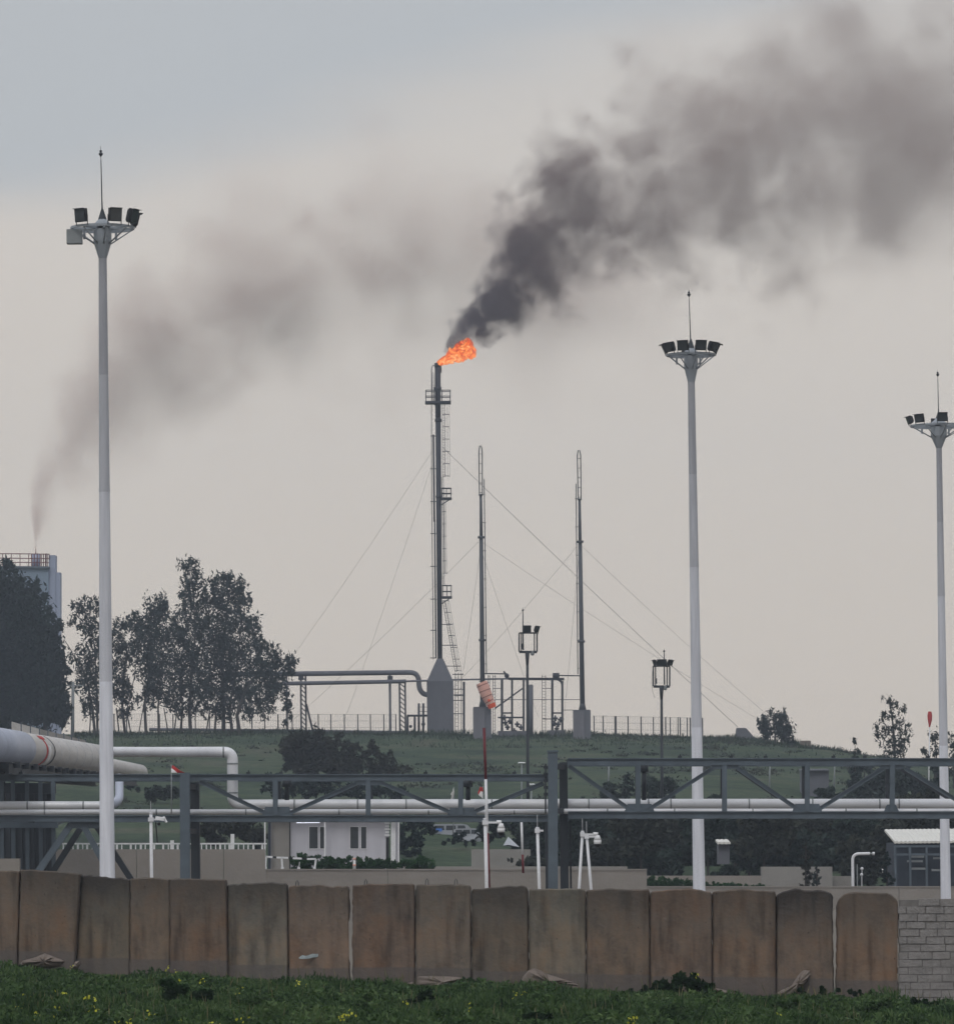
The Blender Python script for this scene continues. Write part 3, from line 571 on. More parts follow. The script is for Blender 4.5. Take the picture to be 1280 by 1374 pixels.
    if winch:
        k=MB(); k.box(zt+Vector((-1.05,-.25,-.30)),(.58,.45,.52)); k.bar(zt+Vector((-1.35,-.25,-.02)),zt+Vector((-.3,-.25,-.02)),.06,.05); k.build('junction_box',M['winchgrey'],t)
    return t
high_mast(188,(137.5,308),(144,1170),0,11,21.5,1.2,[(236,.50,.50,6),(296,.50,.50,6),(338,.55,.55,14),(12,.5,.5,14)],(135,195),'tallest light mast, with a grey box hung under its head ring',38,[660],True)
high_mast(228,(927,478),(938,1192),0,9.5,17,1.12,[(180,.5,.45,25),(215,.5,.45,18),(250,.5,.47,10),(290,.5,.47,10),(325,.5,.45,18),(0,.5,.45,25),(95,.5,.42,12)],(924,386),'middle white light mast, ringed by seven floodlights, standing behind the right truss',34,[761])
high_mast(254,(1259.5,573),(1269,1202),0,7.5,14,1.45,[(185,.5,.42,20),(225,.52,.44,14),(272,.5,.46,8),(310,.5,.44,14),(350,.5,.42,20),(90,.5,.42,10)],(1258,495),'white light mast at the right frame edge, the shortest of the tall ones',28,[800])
# ================= TRUSS BRIDGES =================
def truss(px0,px1,yt,yb,Y0,depth,nodes_b,nodes_t,label,vert,diag,gussets,hang,h_t=8.5,h_b=9,jogs=()):
    s=S(Y0); t=thing('pipe_truss',P((px0+px1)/2,yb+5,Y0),label,'pipe bridge','steel pipe bridges')
    def chord(y0,y1,Y,h,nm):
        q=MB(); q.ibeam(P(px0,(y0+y1)/2,Y),P(px1,(y0+y1)/2,Y),.22,(y1-y0)*s,.045); q.build(nm,M['steel'],t)
    T0=yt; T1=yt+h_t; B0=yb; B1=yb+h_b; Yr=Y0+depth
    chord(T0,T1,Y0,h_t,'top_chord'); chord(B0,B1,Y0,h_b,'bottom_chord')
    # rear plane at true same height
    def back(p,dY=depth): return Vector((p.x,p.y+dY,p.z))
    for (y0,y1,nm) in((T0,T1,'top_chord'),(B0,B1,'bottom_chord')):
        q=MB(); q.ibeam(back(P(px0,(y0+y1)/2,Y0)),back(P(px1,(y0+y1)/2,Y0)),.22,(y1-y0)*s,.045); q.build(nm,M['steel'],t)
    for x in vert:
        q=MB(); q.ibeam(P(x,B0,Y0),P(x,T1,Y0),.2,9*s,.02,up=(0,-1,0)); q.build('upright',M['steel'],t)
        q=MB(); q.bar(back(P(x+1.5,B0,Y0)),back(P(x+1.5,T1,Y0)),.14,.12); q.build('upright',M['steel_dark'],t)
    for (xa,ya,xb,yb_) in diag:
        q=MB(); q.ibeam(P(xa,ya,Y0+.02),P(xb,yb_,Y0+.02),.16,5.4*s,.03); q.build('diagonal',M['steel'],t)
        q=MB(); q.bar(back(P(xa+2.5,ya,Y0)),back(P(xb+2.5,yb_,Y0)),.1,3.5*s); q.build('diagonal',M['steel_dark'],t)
    for x0,x1,y0,y1 in gussets:
        q=MB(); q.slab([(x0,y0),(x1,y0),(x1-(4 if y0>yt+30 else 0),y1),(x0+(4 if y0>yt+30 else 0),y1)] if y0<yt+30 else [(x0+4,y0),(x1-4,y0),(x1,y1),(x0,y1)],Y0-.03,Y0-.01); q.build('gusset_plate',M['steel'],t)
    xs=list(range(int(px0)+20,int(px1),46))
    for x in xs:
        for y in(T0+2,B1-2):
            q=MB(); a=P(x,y,Y0); q.bar(a+Vector((0,.1,0)),back(a)-Vector((0,.1,0)),.12,.14); q.build('cross_beam',M['steel_dark'],t)
    for x,w in hang:
        q=MB(); a=P(x,T1,Y0+1.1); b_=P(x,1074,Y0+1.1); q.tube(a,b_,3.2*s,None,8); q.tube(a,a-Vector((0,0,9*s)),6*s,6*s,8); q.build('spring_hanger',M['steel_dark'],t)
    for x in jogs:
        q=MB(); a=P(x,T0-1.5,Y0); q.box(a,(.16,.2,.08)); q.box(a+Vector((.02,0,.06)),(.05,.05,.1)); q.build('clip',M['steel_dark'],t)
    return t
LT=truss(-30,738,1039,1094,203,3.0,[],[],'blue-grey pipe bridge with the lower top beam, running left to the frame edge',
 [369.5,494,618],[(268,1049,360,1093),(385,1093,479,1051),(512,1051,606,1091),(633,1091,729,1051)],
 [(352,392,1083,1094),(478,514,1048,1054),(600,640,1084,1094)],[(385,6),(628,6)],8.5,9,[28,86,333,377,571,690])
RT=truss(762,1310,1017.5,1089,204,3.0,[],[],'blue-grey pipe bridge with the raised top beam, in front of the middle light mast',
 [856,972,1083,1197],[(763,1028,847,1088),(868,1088,957,1031),(990,1031,1073,1088),(1096,1088,1186,1031),(1214,1031,1298,1083)],
 [(955,991,1026,1032),(1180,1213,1026,1032),(838,878,1079,1089),(1063,1103,1079,1089),(1186,1206,1080,1089)],[(864,5)],9.5,9.5,[912,981,1027,1118,1160,1245])
def column(px0,px1,ytop,Y,label,dark=(0,0),cap=True,rear=True):
    s=S(Y); c=P((px0+px1)/2,1170,Y); t=thing('truss_column',Vector((c.x,c.y,0)),label,'column','steel columns of the pipe bridges')
    w=(px1-px0)*s; top=P((px0+px1)/2,ytop,Y)
    q=MB(); q.ibeam(Vector((c.x,c.y,0)),top,w,.42,.035,up=(0,-1,0)); q.build('front_column',M['steel'],t)
    q=MB(); q.box(Vector((c.x,c.y,.06)),(w*1.7,.7,.06)); q.build('base_plate',M['steel_dark'],t)
    if rear:
        dx=((dark[0]+dark[1])/2)*S(Y+3); xr=P((dark[0]+dark[1])/2,1100,Y+3).x
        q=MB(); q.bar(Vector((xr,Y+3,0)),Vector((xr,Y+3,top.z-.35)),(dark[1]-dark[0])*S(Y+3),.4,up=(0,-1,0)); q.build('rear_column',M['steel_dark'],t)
        q=MB(); q.bar(Vector((c.x,Y+.22,top.z-.55)),Vector((xr,Y+2.8,top.z-.55)),.16,.22); q.bar(Vector((c.x,Y+.22,top.z-2.4)),Vector((xr,Y+2.8,top.z-2.4)),.16,.22); q.build('tie_beam',M['steel_dark'],t)
    return t
column(241.5,254.5,1037,202.4,'truss column beside the small white camera pole, with the red and white flag above it',(256,268))
tc=column(735,748,1010,202.4,'truss column where the low and the raised pipe bridges meet',(751,762))
q=MB(); q.box(P(741.5,1008.5,202.4),(.46,.5,.08)); q.build('cap_plate',M['steel'],tc)
q=MB(); 
for i in range(5): q.box(P(733,1030+i*9,202.6),(.22,.12,.12))
q.bar(P(732,1025,202.5),P(732,1092,202.5),.07,.1); q.build('cable_bracket',M['steel_dark'],tc)
q=MB(); q.bar(P(765,1100,206),Vector((P(765,1100,206).x,206,0)),.08,.08); q.build('drain_pipe',M['steel_dark'],tc)
q=MB(); q.tube(P(733,1098,204.2),Vector((P(733,1098,204.2).x,204.2,0)),.06,.06,8); q.build('drain_pipe',M['steel_dark'],tc)
# ================= PIPES =================
def pipe(name,pts,r,m,label,cat='pipe',group=None,bands=(),n=14):
    c=Vector(pts[0]); t=thing(name,c,label,cat,group); q=MB(); q.path(pts,r,n); q.build('pipe_run',m,t)
    if bands:
        for p,d in bands:
            k=MB(); d=Vector(d).normalized(); k.tube(Vector(p)-d*.03,Vector(p)+d*.03,r*1.06,None,n); k.build('clamp_band',M['winchgrey'],t)
    return t
def arc(c0,c1,c2,n=8):   # quadratic bend
    c0,c1,c2=map(Vector,(c0,c1,c2)); return [c0*(1-k)**2+c1*2*k*(1-k)+c2*k*k for k in [i/n for i in range(n+1)]]
hx=Vector((1,0,0))
def bandsx(xs,y,Y): return [(P(x,y,Y),hx) for x in xs]
# front slim line and rear fat line on the left bridge
pipe('steam_pipe',[P(-40,1090.5,204.1),P(150,1090,204.1),P(745,1089.5,204.1)],3.6*S(204),M['whitepipe'],'slim white pipe along the front of the left pipe bridge','pipe','white jacketed pipes on the bridges',bandsx([60,148,210,330,455,575,690],1090,204.1))
pipe('steam_pipe',[P(742,1089,204.9),P(1320,1089,204.9)],3.6*S(204),M['whitepipe'],'slim white pipe along the front of the right pipe bridge','pipe','white jacketed pipes on the bridges',bandsx([815,905,1010,1135,1230],1089,204.9))
# header: from the vessel along to the elbow, down and along both bridges
Yh=205.4; r=7.3*S(Yh)
pts=[P(139,1009,Yh+16),P(200,1009.5,Yh+10)]+[P(290,1009.5,Yh+.4)]+arc(P(300,1009.5,Yh),P(312,1009.5,Yh),P(312,1021,Yh))+arc(P(312,1067,Yh),P(312,1080.5,Yh),P(326,1080.5,Yh))+[P(540,1080,Yh),P(745,1080,Yh)]
pipe('insulated_pipe',pts,r,M['whitepipe'],'fat white insulated pipe that drops through an elbow onto the left pipe bridge','pipe','white jacketed pipes on the bridges',[(P(300,1009.5,Yh),hx),(P(312,1025,Yh),(0,0,1)),(P(312,1064,Yh),(0,0,1))]+bandsx([395,480,545,660],1080,Yh),18)
pipe('insulated_pipe',[P(744,1079.5,Yh+.5),P(1320,1079.5,Yh+.5)],r,M['whitepipe'],'fat white insulated pipe along the right pipe bridge','pipe','white jacketed pipes on the bridges',bandsx([790,870,900,1005,1090,1180,1206],1079.5,Yh+.5),18)
pipe('insulated_pipe',[P(-40,1081.5,Yh),P(136,1081.5,Yh)],6*S(Yh),M['whitepipe'],'white insulated pipe on the far left of the bridge, ending at the tallest light mast','pipe','white jacketed pipes on the bridges',bandsx([37,60,112],1081.5,Yh),16)
pipe('riser_pipe',arc(P(136,1081.5,Yh+1),P(160,1081.5,Yh+2),P(160,1068,Yh+3))+[P(160,1044,Yh+6)],6*S(Yh),M['tankblue'],'short grey pipe bend rising just right of the tallest light mast','pipe',None,(),16)
# ================= BIG VESSEL / DUCT =================
cx=-20.15; t=thing('horizontal_vessel',Vector((cx,235,7.0)),'huge cream jacketed cylinder with a red and white roundel, receding above the dark steel rack','vessel')
def vz(Y): return P(17,1005,215).z+(Y-215)*.010
R0=.78
q=MB(); q.tube(Vector((cx,216.6,vz(216.6))),Vector((cx,262,vz(262))),R0,R0,40); q.build('shell',M['tank'],t)
q=MB(); q.tube(Vector((cx,200,vz(200))),Vector((cx,216.6,vz(216.6))),R0*1.03,R0*1.03,40); q.build('near_section',M['tankblue'],t)
q=MB()
for Y in np.arange(221,262,4.6): q.tube(Vector((cx,Y,vz(Y))),Vector((cx,Y+.05,vz(Y))),R0*1.006,R0*1.006,40)
q.build('jacket_seam',M['tankblue'],t)
q=MB(); q.tube(Vector((cx,262,vz(262)-.28)),Vector((cx,295,vz(295)-.45)),.46,.46,28); q.build('tail_section',M['tank'],t)
def cyl_patch(name,Y0,Y1,a0,a1,m,off=.012,k=10,curve=0):
    vs=[];fs=[]
    for i in range(k+1):
        s=i/k; a=R(a0+(a1-a0)*s); dy=curve*math.sin(math.pi*s)
        for Y in(Y0,Y1): rr=R0+off; vs.append((cx+math.cos(a)*rr,Y+dy,vz(Y)+math.sin(a)*rr))
    for i in range(k): fs.append([2*i,2*i+1,2*i+3,2*i+2])
    n=len(vs); vs+=[(cx+(v[0]-cx)*(R0+.002)/(R0+off),v[1],vz(v[1])+(v[2]-vz(v[1]))*(R0+.002)/(R0+off)) for v in vs]
    for i in range(k): fs.append([n+2*i,n+2*i+2,n+2*i+3,n+2*i+1])
    fs+=[[0,2,n+2,n+0],[1,n+1,n+3,3]]
    q=MB(); q.add(vs,fs,True); return q.build(name,m,t)
cyl_patch('emblem',221.2,222.0,-58,52,M['redflag'],curve=.9).__setitem__('label','red arc of the round emblem')
cyl_patch('emblem',220.6,223.2,40,56,M['redflag'],off=.018,curve=0).__setitem__('label','short red bar at the top of the round emblem')
cyl_patch('emblem',223.0,224.3,-60,18,M['white'],off=.02,curve=.1).__setitem__('label','white vertical bar of the round emblem')
cyl_patch('emblem',224.9,225.5,-62,62,M['black'],off=.016,curve=1.2).__setitem__('label','dark outer arc of the round emblem')
# walkway railing panels on top of the vessel
for i,Y in enumerate(np.arange(212,262,5.6)):
    pass
q=MB()
rl=thing('walkway_screen',Vector((cx+.2,216,vz(216)+R0)),'row of pale weathered screen panels standing along the top of the big cylinder','screen')
for i in range(9):
    Y0=217.5+i*4.6; z0=vz(Y0)+R0*.78
    q=MB(); x=cx-.35; hh=.62-.03*i
    q.bar(Vector((x,Y0,z0+hh/2)),Vector((x,Y0+3.9,z0+hh/2)),.04,hh); q.build('screen_panel',M['tank'] if i in(0,1,2) else M['beige2'],rl)
    k=MB(); k.bar(Vector((x,Y0+4.2,z0)),Vector((x,Y0+4.2,z0+hh+.1)),.08,.08); k.build('post',M['steel'],rl)
# ================= STEEL RACK BELOW VESSEL =================
rk=thing('steel_rack',Vector((-21,225,0)),'dark steel rack of many columns carrying the big cream cylinder','rack')
dz=vz(215)-R0-.05
q=MB(); 
for x in(-21.3,-19.0): q.ibeam(Vector((x,200,dz-.3)),Vector((x,275,dz-.3+.6)),.3,.5,.05)
for Y in range(202,276,4): q.bar(Vector((-21.6,Y,dz-.15+(Y-200)*.008)),Vector((-18.7,Y,dz-.15+(Y-200)*.008)),.2,.25)
q.build('deck_beam',M['steel_dark'],rk)
q=MB(); q.box((-22.3,214.2,dz-1.3),(3.6,.2,1.7)); q.build('end_panel',M['steel_dark'],rk)
for i,px in enumerate([-12,3,18,37,55,72]):
    for j,Y in enumerate((211,222)):
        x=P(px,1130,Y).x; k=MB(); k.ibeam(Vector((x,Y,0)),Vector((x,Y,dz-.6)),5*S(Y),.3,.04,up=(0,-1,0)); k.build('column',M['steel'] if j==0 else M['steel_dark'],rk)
q=MB(); q.bar(P(-30,1107,210.8),P(78,1107,210.8),.2,.28); q.build('cross_beam',M['steel'],rk)
q=MB(); q.bar(P(-30,1058,214),P(75,1058,214),.3,.45); q.build('cross_beam',M['steel_dark'],rk)
q=MB()
for i in range(7): q.bar(P(6+i*11,1108,211.5),P(26+i*11,1100,214),.05,.12)
q.build('bracket',M['steel'],rk)
q=MB(); a=P(-40,1055,226); b_=P(74,1190,226); q.box(((a.x+b_.x)/2,226,(a.z)/2),(b_.x-a.x,.1,a.z)); 
for i in range(14): x=a.x+(b_.x-a.x)*(i+.5)/14; q.box((x,225.9,a.z/2),(.1,.12,a.z))
q.build('shade_sheet',M['steel_dark'],rk)  # dark ribbed sheet added to stand in for shade deep among the columns
# A-frame braces
af=thing('brace_frame',Vector((P(118,1170,204).x,204,0)),'pair of splayed steel brace legs behind the tallest light mast','brace')
def leg(pa,pb,Y,w,m):
    a,b_=P(*pa,Y),P(*pb,Y); d=(b_-a); e=a+d*(a.z/(a.z-b_.z)); k=MB(); k.ibeam(a,e,.3,w*S(Y),.04,up=(0,-1,0)) if False else k.bar(a,e,w*S(Y),.3,up=(0,-1,0)); k.build('leg',m,af)
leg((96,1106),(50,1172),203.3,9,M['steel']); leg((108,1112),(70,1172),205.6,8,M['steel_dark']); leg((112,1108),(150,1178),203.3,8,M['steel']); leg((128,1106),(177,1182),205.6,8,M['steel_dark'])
q=MB(); q.slab([(92,1100),(136,1100),(132,1112),(98,1112)],203.2,203.3); q.build('gusset_plate',M['steel'],af)
# ================= LOW WALLS IN THE YARD =================
def lowwall(x0,x1,yt,Y,th,m,label,joints=(),cap=0,name='boundary_wall',grp='low boundary walls inside the yard'):
    a=P(x0,yt,Y); b_=P(x1,yt,Y); c=Vector(((a.x+b_.x)/2,Y,0)); t=thing(name,c,label,'wall',grp)
    xs=[x0]+list(joints)+[x1]; q=MB()
    for u,v in zip(xs,xs[1:]):
        A=P(u+.35,yt,Y); B=P(v-.35,yt,Y); q.slab([(u+.3,yt),(v-.3,yt),(v-.3,yt+3/F*1),(u+.3,yt+3/F)],Y,Y+th) if False else q.add([(A.x,Y,A.z),(B.x,Y,B.z),(B.x,Y,-.3),(A.x,Y,-.3),(A.x,Y+th,A.z),(B.x,Y+th,B.z),(B.x,Y+th,-.3),(A.x,Y+th,-.3)],[[0,3,2,1],[4,5,6,7],[0,1,5,4],[1,2,6,5],[0,4,7,3]])
    q.build('wall_body',M[m],t)
    if cap:
        k=MB(); k.bar(Vector((a.x,Y+th/2,a.z+.04)),Vector((b_.x,Y+th/2,b_.z+.04)),th+.08,.07); k.build('coping',M[m],t)
    return t
lowwall(60,356,1140,232,.25,'beige','tall beige yard wall behind the left truss column, with the white railing on top',(183,300))
lowwall(355,868,1168.5,236,.25,'beige','long beige yard wall running behind the wide gap and the camera poles',(520,690),1)
lowwall(520,842,1163,246,.2,'beige2','second slightly higher grey wall just behind the long beige one',(),0)
lowwall(867,1330,1191.5,262,.25,'beige','low grey yard wall seen just above the brown panels at right',(1040,1206),1)
lowwall(868,1022,1175.5,278,.25,'beige','beige wall behind the clipped hedge by the middle light mast',())
lowwall(1022,1117,1163.5,282,1.5,'beige2','higher grey block of wall behind the bushy young conifer',())
lowwall(1117,1145,1176,284,.3,'beige2','short grey wall piece beside the upright white pipe bend',())
lowwall(632,712,1140,300,1.2,'beige2','grey wall block on the green slope below the small white tent',())
# white railing on the tall beige wall
rl=thing('white_railing',Vector((P(250,1138,232.1).x,232.1,P(250,1140,232.1).z)),'white tubular railing on top of the tall beige wall','railing')
q=MB(); q.bar(P(60,1132.5,232.1),P(358,1132.5,232.1),.05,.07); q.build('top_rail',M['rail'],rl)
x=66
while x<357:
    w=.09 if int(x)%23 else .05; k=MB(); k.bar(P(x,1132.5,232.1),P(x,1140.3,232.1),.05+.04*(random.random()<.4),.05); k.build('baluster',M['rail'],rl); x+=random.choice([6,6.5,7,12])
for x,yt in((231,1128),(312,1119.5)):
    k=MB(); k.bar(P(x,yt,232.15),P(x,1140.2,232.15),.17,.12); k.build('tall_post',M['rail'],rl)
# white-black barrier rail
rl=thing('barrier_rail',P(390,1167,238),'white and black banded barrier rail in front of the cabin hedge','barrier')
segs=[(357,1150),(366,1150.5),(371,1151),(387,1151.5),(393,1152),(405,1152.5),(412,1153),(424,1153)]
for i,(a,b_) in enumerate(zip(segs,segs[1:])):
    k=MB(); k.bar(P(*a,238),P(*b_,238),.09,.09); k.build('rail',M['black'] if i%2 else M['rail'],rl)
for (a,b_) in(((357,1150),(356,1166)),((378,1151),(379,1167)),((402,1157),(401,1167)),((424,1153),(422,1167))):
    k=MB(); k.bar(P(*a,238),P(*b_,238),.09 if a[0]!=402 else .03,.09); k.build('leg',M['rail'],rl)
    k=MB(); k.bar(P(b_[0],b_[1]-3,237.95),P(b_[0],b_[1]+.5,237.95),.13,.13); k.build('foot',M['rail'],rl)
bo=thing('traffic_bollard',P(475.5,1168,240),'small pink and white banded bollard in front of the hedge','bollard')
k=MB(); k.tube(P(475.5,1168,240),P(475.5,1154,240),.08,.06,8); k.build('post',M['white'],bo)
for y in(1151.5,1160): 
    k=MB(); k.tube(P(475.5,y+2.5,240),P(475.5,y,240),.085,.08,8); k.build('band',M['orange'],bo)
# ================= CABIN =================
Yc=262
cb=thing('site_cabin',Vector((P(450,1150,Yc).x,Yc,0)),'white flat-roofed site cabin with two paired dark windows under the left bridge','cabin')
def facade(q,x0,x1,y0,y1,Y,holes,th=.12):
    xs=sorted({x0,x1,*[h[0] for h in holes],*[h[1] for h in holes]}); ys=sorted({y0,y1,*[h[2] for h in holes],*[h[3] for h in holes]})
    for a,b_ in zip(xs,xs[1:]):
        for c,d in zip(ys,ys[1:]):
            if any(h[0]<=a and b_<=h[1] and h[2]<=c and d<=h[3] for h in holes): continue
            q.slab([(a,c),(b_,c),(b_,d),(a,d)],Y,Y+th)
holes=[(415,426.5,1110,1139),(429.5,435,1110,1139),(470,481,1110,1139),(484.5,491.5,1110,1139)]
q=MB(); facade(q,364,522,1090,1176,Yc,holes); q.build('front_wall',M['cabin'],cb)
q=MB(); q.slab([(363,1090),(366,1090),(366,1176),(363,1176)],Yc+.13,Yc+5); q.slab([(531,1090),(534,1090),(534,1176),(531,1176)],Yc+.13,Yc+5); q.build('side_wall',M['cabin'],cb)
q=MB(); q.slab([(355,1085),(540,1085),(540,1090),(355,1090)],Yc-.9,Yc+5.4); q.build('roof',M['cabin'],cb)
q=MB(); q.slab([(524.5,1100),(531,1100),(531,1176),(524.5,1176)],Yc-.05,Yc+.1); q.build('door_frame',M['rail'],cb)
q=MB(); q.slab([(518,1124),(522,1124),(522,1176),(518,1176)],Yc-.06,Yc-.01); q.build('dark_panel',M['black'],cb)
for h in holes:
    k=MB(); k.slab([(h[0],h[2]),(h[1],h[2]),(h[1],h[3]),(h[0],h[3])],Yc+.07,Yc+.09); w=k.build('window',M['glass'],cb)
    k=MB()
    for (a,b_,c,d) in((h[0]-.7,h[1]+.7,h[2]-.7,h[2]),(h[0]-.7,h[1]+.7,h[3],h[3]+.9),(h[0]-.7,h[0],h[2],h[3]),(h[1],h[1]+.7,h[2],h[3])): k.slab([(a,c),(b_,c),(b_,d),(a,d)],Yc-.03,Yc)
    k.build('frame',M['rail'],w)
for x,w,m in((361.5,4,'navy'),(389,1.6,'black'),(436,1.8,'rail'),(355.5,1.8,'rail'),(535,1.5,'rail')):
    k=MB(); k.bar(P(x,1090,Yc-.5),P(x,1176,Yc-.5),w*S(Yc),.06,up=(0,-1,0)); k.build('downpipe' if w<2 else 'corner_post',M[m],cb)
q=MB(); q.slab([(364,1093),(389,1093),(389,1176),(364,1176)],Yc-.16,Yc-.1); q.build('side_screen',M['beige2'],cb)
q=MB(); q.tube(P(398,1103.5,Yc-.95),P(429,1103.2,Yc-.95),.055,None,8); q.build('tube_lamp',M['tube'],cb)
for i in range(6):
    if i==0: sg=MB()
    sg.box(P(519.5,1101+i*4,Yc-.12),(.22+.06*(i%2),.05,.09))
sg.build('stacked_fitting',M['rail'],cb)
# ================= CAMERA POLES, MARKER POLES, FLAGS =================
def cam_pole(top,bot,Y,w,arm,label,dome=True,bullet=False,m='polewhite'):
    s=S(Y); a=P(*top,Y); b_=P(*bot,Y); d=(b_-a).normalized(); g=a+d*(a.z/-d.z); t=thing('camera_pole',g,label,'camera pole','white camera poles behind the wall')
    k=MB(); k.tube(g,a,w*s/2*1.12,w*s/2,10); k.tube(a,a+Vector((0,0,.05)),w*s/2*1.2,None,10); k.tube(a,a+Vector((0,0,.5)),.01,.006,5); k.build('pole',M[m],t)
    if arm:
        ax,ay,al=arm; p0=P(top[0],ay,Y); p1=P(top[0]+al,ay,Y); k=MB(); k.bar(p0,p1,.05,.07); k.build('arm',M[m],t); k=MB(); k.box(p0,(w*s*1.7,w*s*1.7,.16)); k.build('clamp',M[m],t)
        if dome:
            k=MB(); c=p1+Vector((.03,0,-.03)); k.tube(c+Vector((-.16,0,.05)),c+Vector((.02,0,.03)),.06,.07,8); k.tube(c,c-Vector((0,0,.18)),.07,.14,12); k.tube(c-Vector((0,0,.18)),c-Vector((0,0,.32)),.14,.13,12); o=k.build('dome_camera',M['rail'],t)
            k=MB(); k.sphere(c-Vector((0,0,.33)),.12,12,8); k.build('dome_glass',M['black'],o)
        if bullet:
            k=MB(); c=p1; k.bar(c+Vector((-.08,-.05,.06)),c+Vector((.26,-.2,.0)),.14,.13); k.bar(c+Vector((.2,0,.1)),c+Vector((.32,-.1,-.12)),.09,.05); o=k.build('bullet_camera',M['rail'],t)
            k=MB(); k.sphere(c+Vector((.02,-.05,-.17)),.07,8,6); k.bar(c+Vector((-.1,0,-.1)),c+Vector((-.05,0,-.9)),.05,.03); k.build('lens_cover',M['black'],o)
    return t
cam_pole((202.5,1092.5),(203.5,1178),190,4.2,(0,1100,10),'white camera pole with a short bullet camera, in front of the tall beige wall',False,True)
cam_pole((651,1100),(653,1187),176,4.6,(0,1104,20),'white pole with a dome camera on a long arm, beside the red and white pole')
cam_pole((721,1112),(723.5,1190),178,4,(0,1115,8),'bare white pole with one tiny bracket, just left of the middle truss column',False,False)
cam_pole((781.5,1117),(777,1192),178,3.6,(0,1120,19),'white pole with a dome camera, leaning in to a second white pole')
cam_pole((787,1121),(793,1192),179,3.6,(0,1123,12),'white pole leaning the other way, partner of the one with the dome camera',False,False)
def banded(bands,x0,x1,Y,w,label,cat='marker pole'):
    t=None; s=S(Y); ytop=bands[0][0]; ybot=bands[-1][1]; X=lambda y:x0+(x1-x0)*(y-ytop)/(ybot-ytop)
    g=P(X(ybot),ybot,Y); t=thing('marker_pole',g,label,cat,'red and white marker poles')
    for y0,y1,m in bands:
        k=MB(); k.tube(P(X(y1),y1,Y),P(X(y0),y0,Y),w*s/2,None,8); k.build('band',M[m],t)
    return t
banded([(977,1046,'red'),(1046,1118,'polewhite'),(1118,1200,'red')],649.5,656.5,182,3.8,'tall thin red and white banded pole rising past the left bridge to the hill')
banded([(1100,1147,'polewhite'),(1147,1172,'red')],699.5,702,228,3.2,'short white pole with a red foot left of the middle truss column')
def flag(px,py,Y,poly2,poly1,label,polebot):
    t=thing('flag',P(px,py,Y),label,'flag','small flags on thin poles')
    def cloth(poly,m,nm,j):
        a=[P(x,y,Y) for x,y in poly]; c=sum(a,Vector())/len(a); vs=[];fs=[]
        n=len(a); seg=5
        ring=[]
        for i in range(n):
            for k in range(seg): ring.append(a[i].lerp(a[(i+1)%n],k/seg))
        for sc_ in(1,.5): vs+= [c+(p-c)*sc_ for p in ring]
        vs.append(c); m_=len(ring)
        vs=[Vector((v.x,v.y+.12*math.sin((v.x+v.z*.6)*9+j),v.z)) for v in vs]
        for i in range(m_): fs.append([i,(i+1)%m_,m_+(i+1)%m_,m_+i]); fs.append([m_+i,m_+(i+1)%m_,2*m_])
        b2=[Vector((v.x,v.y+.012,v.z)) for v in vs]; o=len(vs)
        fs+=[[o+i for i in f][::-1] for f in fs]; fs+=[[i,o+i,o+(i+1)%m_,(i+1)%m_] for i in range(m_)]
        q=MB(); q.add(vs+b2,fs,True); q.build(nm,M[m],t)
    cloth(poly1,'redflag' if poly2 else 'white','cloth',0)
    if poly2: cloth(poly2,'white','cloth',0)
    k=MB(); k.tube(P(*polebot,Y+.05),P(px,py,Y+.05),.025,.02,6); k.build('pole',M['winchgrey'],t)
flag(230,1026,200.5,[(230,1031),(233,1033),(238,1037.5),(230,1037.5)],[(230,1026.5),(234,1028.5),(241,1034),(249,1037.5),(238,1037.5),(233,1033),(230,1031)],'red and white flag drooping just above the left truss column',(230,1092))
flag(648,1055,215,[(645,1061.5),(649,1064),(649,1073),(642,1067)],[(641,1064.5),(644,1056),(648,1057),(649,1064),(645,1061.5),(642,1067)],'red and white flag hanging beside the tall red and white pole',(649,1120))
flag(609,1056,230,None,[(608.5,1057),(609.5,1064),(608,1073),(604,1076),(606,1068),(604.5,1066),(607,1062)],'limp white flag behind the left bridge',(608,1120))
